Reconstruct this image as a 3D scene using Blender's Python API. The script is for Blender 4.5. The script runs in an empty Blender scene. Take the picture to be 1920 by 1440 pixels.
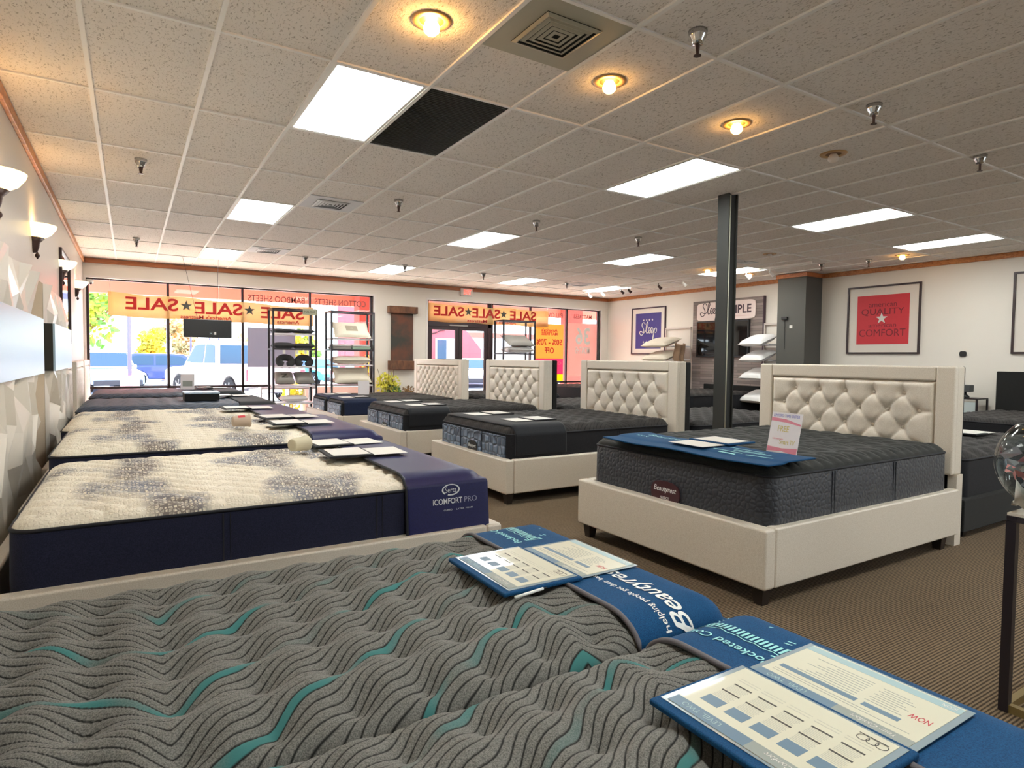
import bpy, bmesh, math, random
import numpy as np
from mathutils import Vector, Matrix
PI = math.pi
random.seed(7)
SC = bpy.context.scene
COL = SC.collection

# ------------------------------------------------------------------ camera, world, sun, exposure
cam_d = bpy.data.cameras.new('camera'); cam = bpy.data.objects.new('camera', cam_d); COL.objects.link(cam)
cam_d.sensor_fit = 'HORIZONTAL'; cam_d.sensor_width = 36.0
cam_d.lens = 1156.49/1920*36.0
cam_d.clip_start = .02; cam_d.clip_end = 400
_cm = Matrix(((0.85043587, 0.01182424, -0.52594583), (-0.52595104, 0.04113584, -0.84951948), (0.0115903, 0.9990836, 0.04120236)))
cam.matrix_world = Matrix.Translation((0, 0, 1.33)) @ _cm.to_4x4()
SC.camera = cam

world = bpy.data.worlds.new('sky'); SC.world = world; world.use_nodes = True
bg = world.node_tree.nodes['Background']
bg.inputs[0].default_value = (.78, .89, 1.0, 1); bg.inputs[1].default_value = 2.4
sun_d = bpy.data.lights.new('sun', 'SUN'); sun_d.energy = 23.0; sun_d.angle = .01; sun_d.color = (1, .95, .86)
sun = bpy.data.objects.new('sun', sun_d); COL.objects.link(sun)
sun.rotation_euler = Vector((.22, 1.0, .80)).to_track_quat('Z', 'Y').to_euler()
vs = SC.view_settings
SC.display_settings.display_device = 'sRGB'
vs.view_transform = 'Standard'; vs.look = 'None'; vs.gamma = 1; vs.exposure = 1.22; vs.use_curve_mapping = False
try:
    SC.cycles.max_bounces = 8; SC.cycles.diffuse_bounces = 5; SC.cycles.transparent_max_bounces = 16
    SC.cycles.use_denoising = True; SC.cycles.sample_clamp_indirect = 30
except Exception: pass
PANEL = 8.5      # radiance of the fluorescent ceiling panels

# ------------------------------------------------------------------ materials
def lin(c):
    c = c/255
    return c/12.92 if c <= .04045 else ((c+.055)/1.055)**2.4
def rgb(r, g, b): return (lin(r), lin(g), lin(b), 1)
MATS = {}
def mat(name, col, rough=.6, metal=0, emit=None, es=1, spec=.5, sheen=0, coat=0, alpha=1):
    if name in MATS: return MATS[name]
    m = bpy.data.materials.new(name); m.use_nodes = True
    b = m.node_tree.nodes['Principled BSDF']
    b.inputs['Base Color'].default_value = col
    b.inputs['Roughness'].default_value = rough; b.inputs['Metallic'].default_value = metal
    b.inputs['Specular IOR Level'].default_value = spec
    b.inputs['Sheen Weight'].default_value = sheen*.35; b.inputs['Sheen Roughness'].default_value = .5; b.inputs['Coat Weight'].default_value = coat
    if emit: b.inputs['Emission Color'].default_value = emit; b.inputs['Emission Strength'].default_value = es
    m.diffuse_color = col
    MATS[name] = m
    return m
class NT:
    def __init__(s, m): s.m = m; s.t = m.node_tree; s.b = s.t.nodes.get('Principled BSDF')
    def n(s, typ, **kw):
        x = s.t.nodes.new(typ)
        for k, v in kw.items():
            if k.startswith('i_'):
                x.inputs[k[2:].replace('_', ' ')].default_value = v
            else: setattr(x, k, v)
        return x
    def l(s, a, b): s.t.links.new(a, b)
    def coords(s, scale=(1, 1, 1), kind='Object', rot=(0, 0, 0)):
        c = s.n('ShaderNodeTexCoord'); mp = s.n('ShaderNodeMapping'); s.l(c.outputs[kind], mp.inputs[0])
        mp.inputs['Scale'].default_value = scale; mp.inputs['Rotation'].default_value = rot
        return mp.outputs[0]
    def ramp(s, src, stops, interp='LINEAR'):
        r = s.n('ShaderNodeValToRGB'); r.color_ramp.interpolation = interp
        e = r.color_ramp.elements
        e[0].position, e[0].color = stops[0]; e[1].position, e[1].color = stops[1]
        for p, c in stops[2:]:
            x = e.new(p); x.color = c
        s.l(src, r.inputs[0]); return r.outputs[0]
    def bump(s, h, strength=.5, dist=.01):
        b = s.n('ShaderNodeBump'); b.inputs['Strength'].default_value = strength; b.inputs['Distance'].default_value = dist
        s.l(h, b.inputs['Height']); s.l(b.outputs[0], s.b.inputs['Normal']); return b
    def mix(s, f, a, b, mode='MIX'):
        x = s.n('ShaderNodeMix', data_type='RGBA', blend_type=mode)
        for i, v in ((0, f), (6, a), (7, b)):
            if hasattr(v, 'links'): s.l(v, x.inputs[i])
            else: x.inputs[i].default_value = v
        return x.outputs[2]
    def math(s, op, a, b=None, c=None):
        x = s.n('ShaderNodeMath', operation=op)
        for i, v in enumerate((a, b, c)):
            if v is None: continue
            if hasattr(v, 'links'): s.l(v, x.inputs[i])
            else: x.inputs[i].default_value = v
        return x.outputs[0]
def fabric(name, c1, c2, scale=300, rough=.9, bump=.25, sheen=.15, spec=.25):
    if name in MATS: return MATS[name]
    m = mat(name, c1, rough, sheen=sheen, spec=spec); t = NT(m)
    co = t.coords((1, 1, 1))
    a = t.n('ShaderNodeTexNoise'); a.inputs['Scale'].default_value = scale; a.inputs['Detail'].default_value = 4; t.l(co, a.inputs[0])
    v = t.ramp(a.outputs[0], [(.35, c2), (.65, c1)])
    t.l(v, t.b.inputs['Base Color']); t.bump(a.outputs[0], bump, .002)
    return m
def wood(name, c1, c2, scale=(1, 1, 1), rough=.45, kn=True):
    if name in MATS: return MATS[name]
    m = mat(name, c1, rough); t = NT(m)
    co = t.coords(scale)
    a = t.n('ShaderNodeTexNoise'); a.inputs['Scale'].default_value = 4; a.inputs['Detail'].default_value = 6; a.inputs['Distortion'].default_value = 1.2; t.l(co, a.inputs[0])
    v = t.ramp(a.outputs[0], [(.35, c2), (.6, c1)])
    if kn:
        vo = t.n('ShaderNodeTexVoronoi'); vo.inputs['Scale'].default_value = 1.1; t.l(t.coords((1, 1, 3)), vo.inputs[0])
        k = t.ramp(vo.outputs['Distance'], [(.03, (0, 0, 0, 1)), (.07, (1, 1, 1, 1))])
        v = t.mix(k, tuple(x*.35 for x in c2[:3])+(1,), v)
    t.l(v, t.b.inputs['Base Color']); return m

white_wall = mat('painted_wall', rgb(232, 226, 216), .55)
t = NT(white_wall); a = t.n('ShaderNodeTexNoise'); a.inputs['Scale'].default_value = 60; t.l(t.coords(), a.inputs[0]); t.bump(a.outputs[0], .12, .004)
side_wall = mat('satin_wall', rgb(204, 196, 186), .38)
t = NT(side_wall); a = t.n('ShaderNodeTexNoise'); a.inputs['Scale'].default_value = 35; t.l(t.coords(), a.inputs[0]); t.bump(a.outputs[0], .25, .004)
# carpet: low ribbed loops in brown and tan
carpet = mat('carpet', rgb(112, 96, 78), .95, sheen=.2, spec=.1); t = NT(carpet)
co = t.coords((1, 1, 1)); w = t.n('ShaderNodeTexWave'); w.wave_type = 'BANDS'; w.bands_direction = 'Y'; w.inputs['Scale'].default_value = 22; w.inputs['Distortion'].default_value = 1.6; w.inputs['Detail'].default_value = 2; w.inputs['Detail Scale'].default_value = 6
t.l(co, w.inputs[0]); n1 = t.n('ShaderNodeTexNoise'); n1.inputs['Scale'].default_value = 160; n1.inputs['Detail'].default_value = 3; t.l(co, n1.inputs[0])
v = t.mix(.5, w.outputs['Color'], n1.outputs['Color']); g = t.ramp(v, [(.32, rgb(64, 52, 38)), (.66, rgb(134, 114, 90))])
t.l(g, t.b.inputs['Base Color']); t.bump(v, .6, .006)
# acoustic tiles: worm-holed surface
tile_m = mat('acoustic_tile', rgb(205, 197, 188), .9, spec=.2); t = NT(tile_m)
co = t.coords((1, .45, 1), rot=(0, 0, .5)); n1 = t.n('ShaderNodeTexNoise'); n1.inputs['Scale'].default_value = 95; n1.inputs['Detail'].default_value = 3; n1.inputs['Distortion'].default_value = .9; t.l(co, n1.inputs[0])
n2 = t.n('ShaderNodeTexNoise'); n2.inputs['Scale'].default_value = 16; t.l(co, n2.inputs[0])
v = t.ramp(n1.outputs[0], [(.33, rgb(184, 176, 166)), (.43, rgb(240, 234, 228))]); t.l(v, t.b.inputs['Base Color']); t.bump(n1.outputs[0], .6, .005)
grid_m = mat('grid_white', rgb(244, 242, 238), .5)
pine = wood('pine_trim', rgb(205, 140, 84), rgb(170, 104, 58), (.6, 4, 8))
pine_b = wood('pine_trim_dark', rgb(188, 118, 72), rgb(160, 94, 54), (.6, 4, 8))
linen = fabric('cream_linen', rgb(228, 219, 205), rgb(206, 194, 176), 260, .5, .2, .1, 1.0)
black_fab = fabric('black_fabric', rgb(42, 42, 41), rgb(26, 26, 26), 200)
leg_dark = mat('dark_leg', rgb(44, 36, 32), .4)
black_metal = mat('black_metal', rgb(44, 38, 42), .35, .2)
navy = fabric('navy_cover', rgb(30, 32, 88), rgb(20, 22, 64), 400, .42, .1, .05, .4)
navy_side = fabric('navy_side', rgb(38, 40, 62), rgb(26, 28, 46), 260)
petrol = fabric('petrol_cover', rgb(14, 80, 124), rgb(6, 56, 98), 420, .8, .2, .03)
piping_grey = mat('grey_piping', rgb(104, 100, 104), .8)
piping_blk = mat('black_piping', rgb(22, 24, 32), .7)
char_fab = fabric('charcoal_cover', rgb(34, 36, 42), rgb(20, 22, 26), 300, .75, .15, .3)
white_paint = mat('white_print', rgb(236, 238, 235), .5)
teal_print = mat('pale_teal_print', rgb(150, 220, 222), .5)
paper = mat('paper', rgb(216, 212, 190), .35, coat=.4)
paper_w = mat('paper_white', rgb(222, 219, 212), .5)
ink_dark = mat('ink_dark', rgb(70, 68, 62), .5)
ink_grey = mat('ink_grey', rgb(150, 156, 150), .5)
ink_blue = mat('ink_slate', rgb(104, 130, 150), .4)
ink_pale = mat('ink_pale_blue', rgb(160, 186, 190), .4)
ink_line = mat('ink_pale_grey', rgb(196, 194, 180), .5)
ink_red = mat('ink_red', rgb(196, 60, 70), .5)
sleeve_m = mat('clear_sleeve', rgb(150, 165, 172), .15, spec=.8)
dark_plastic = mat('black_plastic', rgb(36, 37, 38), .35)
chrome = mat('chrome', rgb(200, 200, 200), .15, 1)
bronze = mat('bronze', rgb(74, 52, 46), .4, .3)
charcoal_paint = mat('charcoal_paint', rgb(44, 45, 42), .6)
red_m = mat('red_print', rgb(206, 52, 62), .6)
mull_m = mat('dark_bronze_frame', rgb(58, 44, 46), .4, .2)

def glass_mat(name, tint=(1, 1, 1, 1), refl=.12, rough=0):
    m = bpy.data.materials.new(name); m.use_nodes = True; nt = m.node_tree; nt.nodes.clear()
    o = nt.nodes.new('ShaderNodeOutputMaterial'); tr = nt.nodes.new('ShaderNodeBsdfTransparent'); gl = nt.nodes.new('ShaderNodeBsdfGlossy')
    tr.inputs[0].default_value = tint; gl.inputs['Roughness'].default_value = rough; fr = nt.nodes.new('ShaderNodeFresnel'); fr.inputs[0].default_value = 1.35
    mx = nt.nodes.new('ShaderNodeMixShader'); ge = nt.nodes.new('ShaderNodeNewGeometry'); iv = nt.nodes.new('ShaderNodeMath'); iv.operation = 'SUBTRACT'; iv.inputs[0].default_value = 1; nt.links.new(ge.outputs['Backfacing'], iv.inputs[1]); ml = nt.nodes.new('ShaderNodeMath'); ml.operation = 'MULTIPLY'; nt.links.new(fr.outputs[0], ml.inputs[0]); nt.links.new(iv.outputs[0], ml.inputs[1]); nt.links.new(ml.outputs[0], mx.inputs[0]); nt.links.new(tr.outputs[0], mx.inputs[1]); nt.links.new(gl.outputs[0], mx.inputs[2])
    nt.links.new(mx.outputs[0], o.inputs[0]); MATS[name] = m; return m
pane_m = glass_mat('window_glass', (.97, .98, .98, 1))
def translucent(name, col, tr=.5, alpha=.0):
    m = bpy.data.materials.new(name); m.use_nodes = True; nt = m.node_tree; nt.nodes.clear()
    o = nt.nodes.new('ShaderNodeOutputMaterial'); d = nt.nodes.new('ShaderNodeBsdfDiffuse'); q = nt.nodes.new('ShaderNodeBsdfTranslucent')
    d.inputs[0].default_value = col; q.inputs[0].default_value = col; mx = nt.nodes.new('ShaderNodeMixShader'); mx.inputs[0].default_value = tr
    nt.links.new(d.outputs[0], mx.inputs[1]); nt.links.new(q.outputs[0], mx.inputs[2]); last = mx
    if alpha:
        tp = nt.nodes.new('ShaderNodeBsdfTransparent'); m2 = nt.nodes.new('ShaderNodeMixShader'); m2.inputs[0].default_value = alpha
        nt.links.new(mx.outputs[0], m2.inputs[1]); nt.links.new(tp.outputs[0], m2.inputs[2]); last = m2
    nt.links.new(last.outputs[0], o.inputs[0]); MATS[name] = m; return m

# ------------------------------------------------------------------ geometry helpers
def setp(o, label=None, cat=None, group=None, kind=None):
    if label: o['label'] = label
    if cat: o['category'] = cat
    if group: o['group'] = group
    if kind: o['kind'] = kind
    return o
def thing(name, label, cat, loc=(0, 0, 0), rotz=0, group=None, kind=None):
    o = bpy.data.objects.new(name, None); COL.objects.link(o); o.empty_display_size = .1
    o.location = loc; o.rotation_euler = (0, 0, rotz)
    return setp(o, label, cat, group, kind)
class MB:
    def __init__(s): s.v = []; s.f = []; s.smooth = False
    def add(s, v, f):
        k = len(s.v); s.v += [tuple(p) for p in v]; s.f += [tuple(i+k for i in q) for q in f]; return s
    def box(s, x0, x1, y0, y1, z0, z1, M=None):
        v = [(x, y, z) for x in (x0, x1) for y in (y0, y1) for z in (z0, z1)]
        if M is not None: v = [tuple(M @ Vector(p)) for p in v]
        return s.add(v, [(0, 1, 3, 2), (4, 6, 7, 5), (0, 4, 5, 1), (2, 3, 7, 6), (0, 2, 6, 4), (1, 5, 7, 3)])
    def frustum(s, cx, cy, z0, z1, a0, a1):
        v = [(cx+i*a0, cy+j*a0, z0) for i, j in ((-1, -1), (1, -1), (1, 1), (-1, 1))]+[(cx+i*a1, cy+j*a1, z1) for i, j in ((-1, -1), (1, -1), (1, 1), (-1, 1))]
        return s.add(v, [(3, 2, 1, 0), (4, 5, 6, 7), (0, 1, 5, 4), (1, 2, 6, 5), (2, 3, 7, 6), (3, 0, 4, 7)])
    def tube(s, p0, p1, r, n=10, r1=None):
        p0, p1 = Vector(p0), Vector(p1); d = (p1-p0).normalized(); a = d.orthogonal().normalized(); b = d.cross(a); r1 = r if r1 is None else r1
        v = [tuple(p+(a*math.cos(2*PI*i/n)+b*math.sin(2*PI*i/n))*q) for p, q in ((p0, r), (p1, r1)) for i in range(n)]
        return s.add(v, [(i, (i+1) % n, n+(i+1) % n, n+i) for i in range(n)]+[tuple(range(n-1, -1, -1)), tuple(range(n, 2*n))])
    def lathe(s, prof, c=(0, 0, 0), n=24, a0=0, a1=2*PI, cap=False):
        k = n if abs(a1-a0-2*PI) < 1e-6 else n+1; m = len(prof)
        v = [(c[0]+r*math.cos(a0+(a1-a0)*i/n), c[1]+r*math.sin(a0+(a1-a0)*i/n), c[2]+z) for i in range(k) for r, z in prof]
        f = [(i*m+j, ((i+1) % k)*m+j, ((i+1) % k)*m+j+1, i*m+j+1) for i in range(n) for j in range(m-1)]
        return s.add(v, f)
    def path(s, pts, r, n=8):
        pts = [Vector(p) for p in pts]; rings = []
        for i, p in enumerate(pts):
            d = (pts[min(i+1, len(pts)-1)]-pts[max(i-1, 0)]).normalized()
            up = Vector((0, 0, 1)) if abs(d.z) < .95 else Vector((1, 0, 0)); a = d.cross(up).normalized(); b = d.cross(a)
            rings.append([tuple(p+(a*math.cos(2*PI*k/n)+b*math.sin(2*PI*k/n))*r) for k in range(n)])
        v = sum(rings, []); f = [(i*n+k, i*n+(k+1) % n, (i+1)*n+(k+1) % n, (i+1)*n+k) for i in range(len(pts)-1) for k in range(n)]
        return s.add(v, f+[tuple(range(n-1, -1, -1)), tuple(range((len(pts)-1)*n, len(pts)*n))])
    def prism(s, poly, d, o=(0, 0, 0), u=(1, 0, 0), w=(0, 0, 1)):
        """polygon in the plane (u, w) at o, pushed along the vector d"""
        o, u, w, d = Vector(o), Vector(u), Vector(w), Vector(d); n = len(poly)
        v = [tuple(o+u*a+w*b+e) for e in (Vector(), d) for a, b in poly]
        return s.add(v, [tuple(range(n-1, -1, -1)), tuple(range(n, 2*n))]+[(i, (i+1) % n, n+(i+1) % n, n+i) for i in range(n)])
    def ell(s, c, r, n=16, m=10):
        prof = [(math.sin(PI*j/m), -math.cos(PI*j/m)) for j in range(m+1)]
        v = [(c[0]+r[0]*p*math.cos(2*PI*i/n), c[1]+r[1]*p*math.sin(2*PI*i/n), c[2]+r[2]*z) for i in range(n) for p, z in prof]; k = m+1
        return s.add(v, [(i*k+j, ((i+1) % n)*k+j, ((i+1) % n)*k+j+1, i*k+j+1) for i in range(n) for j in range(m)])
    def build(s, name, m, parent=None, smooth=False, bevel=0, seg=2, **tags):
        me = bpy.data.meshes.new(name); me.from_pydata(s.v, [], s.f); me.update()
        bm = bmesh.new(); bm.from_mesh(me)
        bmesh.ops.remove_doubles(bm, verts=bm.verts, dist=1e-6)
        bmesh.ops.recalc_face_normals(bm, faces=bm.faces); bm.to_mesh(me); bm.free()
        me.materials.append(m)
        if smooth: me.polygons.foreach_set('use_smooth', [True]*len(me.polygons))
        o = bpy.data.objects.new(name, me); COL.objects.link(o)
        if parent: o.parent = parent
        if bevel:
            b = o.modifiers.new('bevel', 'BEVEL'); b.width = bevel; b.segments = seg; b.limit_method = 'ANGLE'; b.angle_limit = .7
            if seg > 1: me.polygons.foreach_set('use_smooth', [True]*len(me.polygons)); b.harden_normals = True
        return setp(o, **tags)
def box(name, m, parent, x0, x1, y0, y1, z0, z1, bevel=0, seg=2, **tags):
    return MB().box(x0, x1, y0, y1, z0, z1).build(name, m, parent, bevel=bevel, seg=seg, **tags)
def gridmesh(name, X, Y, Z, m, parent=None, uv=None, smooth=True, thick=0, **tags):
    """surface from 2-D numpy arrays, optional uv arrays"""
    nu, nv = X.shape; co = np.stack([X, Y, Z], -1).reshape(-1, 3).astype(np.float32)
    idx = np.arange(nu*nv).reshape(nu, nv)
    q = np.stack([idx[:-1, :-1], idx[1:, :-1], idx[1:, 1:], idx[:-1, 1:]], -1).reshape(-1, 4)
    me = bpy.data.meshes.new(name); me.vertices.add(len(co)); me.vertices.foreach_set('co', co.ravel())
    me.loops.add(q.size); me.polygons.add(len(q)); me.loops.foreach_set('vertex_index', q.ravel().astype(np.int32))
    me.polygons.foreach_set('loop_start', np.arange(0, q.size, 4, dtype=np.int32)); me.polygons.foreach_set('loop_total', np.full(len(q), 4, np.int32))
    me.update(calc_edges=True)
    if uv is not None:
        l = me.uv_layers.new(name='UVMap'); w = np.stack(uv, -1).reshape(-1, 2)[q.ravel()].astype(np.float32); l.data.foreach_set('uv', w.ravel())
    if smooth: me.polygons.foreach_set('use_smooth', np.ones(len(q), bool))
    me.materials.append(m); o = bpy.data.objects.new(name, me); COL.objects.link(o)
    if parent: o.parent = parent
    if thick:
        s = o.modifiers.new('solid', 'SOLIDIFY'); s.thickness = thick; s.offset = -1
    return setp(o, **tags)
_txt = {}
def text(s, name, m, parent, c, right, up, width, height=None, depth=.002, shear=0, bold=0, **tags):
    """lettering fitted into width (and height) around c, facing right x up"""
    cu = bpy.data.curves.new('txt', 'FONT'); cu.body = s; cu.size = 1; cu.shear = shear; cu.offset = bold; cu.resolution_u = 3
    cu.align_x = 'CENTER'; cu.space_line = .85
    tmp = bpy.data.objects.new('txt', cu); COL.objects.link(tmp)
    dg = bpy.context.evaluated_depsgraph_get(); me0 = bpy.data.meshes.new_from_object(tmp.evaluated_get(dg))
    v = np.array([x.co[:] for x in me0.vertices]); f = [tuple(p.vertices) for p in me0.polygons]
    COL.objects.unlink(tmp); bpy.data.objects.remove(tmp); bpy.data.curves.remove(cu); bpy.data.meshes.remove(me0)
    mn, mx = v.min(0), v.max(0); sx = width/(mx[0]-mn[0]); sy = sx if height is None else height/(mx[1]-mn[1])
    right, up, c = Vector(right).normalized(), Vector(up).normalized(), Vector(c); n = right.cross(up)
    ct = (mn+mx)/2; pts = [c+right*float((p[0]-ct[0])*sx)+up*float((p[1]-ct[1])*sy) for p in v]
    me = bpy.data.meshes.new(name); me.from_pydata([tuple(p) for p in pts], [], f); me.update(); me.materials.append(m)
    o = bpy.data.objects.new(name, me); COL.objects.link(o)
    if parent: o.parent = parent
    if depth:
        k = o.modifiers.new('solid', 'SOLIDIFY'); k.thickness = depth; k.offset = 1
    return setp(o, **tags)
def star(c, right, up, r, name, m, parent, d=.002, **tags):
    right, up = Vector(right), Vector(up); n = right.cross(up)
    poly = [(r*(1 if i % 2 == 0 else .4)*math.sin(PI*i/5), r*(1 if i % 2 == 0 else .4)*math.cos(PI*i/5)) for i in range(10)]
    return MB().prism(poly, n*d, c, right, up).build(name, m, parent, **tags)
def dup(root, loc=None, rotz=None, label=None, group=None):
    def cp(o, par):
        c = o.copy(); COL.objects.link(c); c.parent = par
        for ch in o.children: cp(ch, c)
        return c
    r = cp(root, None)
    if loc is not None: r.location = loc
    if rotz is not None: r.rotation_euler = (0, 0, rotz)
    if label: r['label'] = label
    if group: r['group'] = group
    return r

# ------------------------------------------------------------------ room shell
XL, XR, YF, YB, H = -.70, 11.47, 13.43, -8.0, 3.05
S = dict(kind='structure')
box('floor', carpet, None, XL-.1, XR+.1, YB, YF+.18, -.1, 0, **S)
box('ceiling', tile_m, None, XL-.1, XR+.1, YB, YF+.18, H, H+.3, **S)
GX = [1.025+.6096*k for k in range(-2, 18)]; GY = [3.665+1.2265*k for k in range(-9, 9)]
b = MB()
for x in GX: b.box(x-.0125, x+.0125, YB, YF, H-.012, H+.001)
for y in GY:
    if y < YF: b.box(XL, XR, y-.011, y+.011, H-.0105, H+.001)
b.build('ceiling_grid', grid_m, None, **S)
box('wall_left', side_wall, None, XL-.18, XL, YB, YF+.18, 0, H+.02, **S)
box('wall_right', white_wall, None, XR, XR+.18, YB, YF+.18, 0, H+.02, **S)
box('wall_back', white_wall, None, XL-.1, 8.6, YB-.18, YB, 0, H+.02, **S)  # unseen wall, right end left open so daylight fills the room
W1, W2, WH, WT = (-.66, 4.64), (5.96, 11.2), 2.70, .12
b = MB(); b.box(XL, XR, YF, YF+.18, WH, H+.02).box(W1[1], W2[0], YF, YF+.18, 0, WH).box(XL, W1[0], YF, YF+.18, 0, WH).box(W2[1], XR, YF, YF+.18, 0, WH)
b.box(W1[0], W1[1], YF, YF+.18, 0, WT).box(7.72, W2[1], YF, YF+.18, 0, WT)
b.build('wall_front', white_wall, None, **S)
# pine crown trims with a small lower bead
def crown(i, x0, x1, y0, y1, m):
    MB().box(x0, x1, y0, y1, 2.955, H-.011).build('trim_%d' % i, m, None, bevel=.006, **S)
crown(1, XL, XL+.03, YB, YF, pine); crown(2, XL+.03, XR-.03, YF-.03, YF, pine_b); crown(3, XR-.03, XR, 7.73, YF, pine); crown(4, XR-.03, XR, YB, 7.07, pine)
# pier on the right wall and its wood cap
box('wall_pier', mat('pier_grey', rgb(84, 83, 79), .7), None, 10.95, XR, 7.1, 7.7, 0, 2.96, **S)
MB().box(10.92, XR, 7.07, 7.73, 2.96, H-.011).build('trim_5', pine_b, None, bevel=.006, **S)
for i, (x0, x1, y0, y1) in enumerate(((XL, XL+.015, YB, YF), (W1[1], W2[0], YF-.015, YF), (XR-.015, XR, YB, 7.1))):
    box('baseboard_'+('left', 'front', 'right')[i], charcoal_paint, None, x0, x1, y0, y1, 0, .1, **S)

# windows: dark bronze frames, one pane part per light
def window(i, x0, x1, mull, z0, z1, rail):
    t = thing('window_%d' % i, None, None, (0, 0, 0), kind='structure'); fw = .045; y = YF+.05
    b = MB(); b.box(x0, x1, y, y+.07, z1-fw*.7, z1).box(x0, x1, y, y+.07, z0, z0+fw)
    for x in mull: b.box(x-fw/2, x+fw/2, y, y+.07, z0, z1)
    b.box(x0, x1, y, y+.065, rail-.022, rail+.022)
    b.build('window_frame', mull_m, t, bevel=.004, seg=1)
    for a, c in zip(mull[:-1], mull[1:]):
        box('pane', pane_m, t, a+fw/2, c-fw/2, y+.03, y+.036, rail+.022, z1-fw*.7)
        box('pane', pane_m, t, a+fw/2, c-fw/2, y+.03, y+.036, z0+fw, rail-.022)
    return t
w1 = window(1, W1[0], W1[1], [W1[0]+.02, .625, 1.94, 3.27, W1[1]-.03], WT, WH, .71)
w2 = window(2, 7.72, W2[1], [7.745, 8.905, 10.08, W2[1]-.03], WT, WH, .71)
for (x0, x1, n) in ((W1[0], W1[1], 6), (W2[0], W2[1], 7)):
    MB().box(x0, x1, YF-.012, YF+.05, WH-.004, WH+.035).box(x0-.035, x0, YF-.012, YF+.05, WT, WH+.035).box(x1, x1+.035, YF-.012, YF+.05, WT, WH+.035).build('trim_%d' % n, mat('white_trim', rgb(236, 230, 226), .5), None, **S)
# entrance: double glass doors under a transom
d = thing('door_1', None, None, (0, 0, 0), kind='structure')
b = MB(); b.box(5.96, 7.72, YF+.05, YF+.12, 2.08, 2.2).box(5.96, 6.01, YF+.05, YF+.12, 0, WH).box(7.62, 7.74, YF+.05, YF+.12, 0, WH).box(5.96, 7.72, YF+.05, YF+.12, WH-.03, WH)
b.build('door_frame', mull_m, d, bevel=.004, seg=1)
for k, (a, c) in enumerate(((6.01, 6.815), (6.82, 7.62))):
    lf = MB().box(a, a+.09, YF+.06, YF+.11, .02, 2.08).box(c-.09, c, YF+.06, YF+.11, .02, 2.08).box(a+.09, c-.09, YF+.06, YF+.11, .02, .2).box(a+.09, c-.09, YF+.06, YF+.11, 2.0, 2.08).build('door_leaf', mull_m, d, bevel=.004, seg=1)
    box('pane', pane_m, lf, a+.09, c-.09, YF+.08, YF+.086, .2, 2.0)
    hx = c-.045 if k == 0 else a+.045
    MB().path([(hx, YF+.06, .9), (hx, YF+.0, .93), (hx, YF+.0, 1.22), (hx, YF+.06, 1.25)], .012).build('door_handle', chrome, lf, smooth=True)
box('pane', pane_m, d, 6.01, 7.62, YF+.08, YF+.086, 2.2, WH-.03)
box('door_closer', mat('grey_metal', rgb(150, 146, 140), .4, .5), d, 6.55, 7.05, YF+.03, YF+.06, 2.1, 2.13)

# steel post with a light conduit up its side
t = thing('steel_post', 'dark square steel post with pale conduit, floor to ceiling behind the second tufted headboard', 'post', (5.29, 4.33, 0))
MB().box(-.07, -.058, -.07, .07, .012, H-.002).box(.058, .07, -.07, .07, .012, H-.002).box(-.06, .06, -.05, .05, .012, H-.002).build('column_shaft', charcoal_paint, t)
MB().tube((-.045, -.062, .012), (-.045, -.062, H-.02), .011, 8).build('conduit', mat('conduit_grey', rgb(196, 198, 180), .4, .3), t, smooth=True, label='pale grey conduit')
MB().box(-.11, .11, -.11, .11, 0, .012).build('base_plate', charcoal_paint, t)

# ------------------------------------------------------------------ ceiling fixtures
panel_m = mat('panel_light', rgb(250, 252, 225), .4, emit=(.95, .99, .96, 1), es=PANEL)
troffer = None
def place_troffer(gx, gy, lab):
    global troffer
    x, y = gx+.3048, gy+.613
    if troffer is None:
        t = thing('ceiling_light', lab, 'ceiling light', (x, y, H), group='fluorescent ceiling panels')
        MB().box(-.292, -.272, -.601, .601, -.008, .0).box(.272, .292, -.601, .601, -.008, 0).box(-.272, .272, -.601, -.581, -.008, 0).box(-.272, .272, .581, .601, -.008, 0).build('frame', grid_m, t)
        box('diffuser', panel_m, t, -.272, .272, -.581, .581, -.006, -.001)
        troffer = t
    else: dup(troffer, (x, y, H), label=lab)
cols = [1.025, 4.073, 7.121, 9.56]; rows = [-3.71, -.02, 3.665, 7.345, 11.025]
rn = ['', '', 'row nearest the camera', 'middle row', 'row nearest the front windows']
cn = ['first from the left wall', 'second from the left wall', 'third from the left wall', 'nearest the right wall']
for j, y in enumerate(rows):
    for i, x in enumerate(cols):
        if j < 2 : lab = 'fluorescent ceiling panel overhead beside the camera, outside the picture'
        else: lab = 'glowing fluorescent ceiling panel, %s, %s' % (rn[j], cn[i])
        if j == 2 and i == 0: lab = 'largest glowing ceiling panel, right beside the black return grille'
        place_troffer(x, y, lab)
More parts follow.
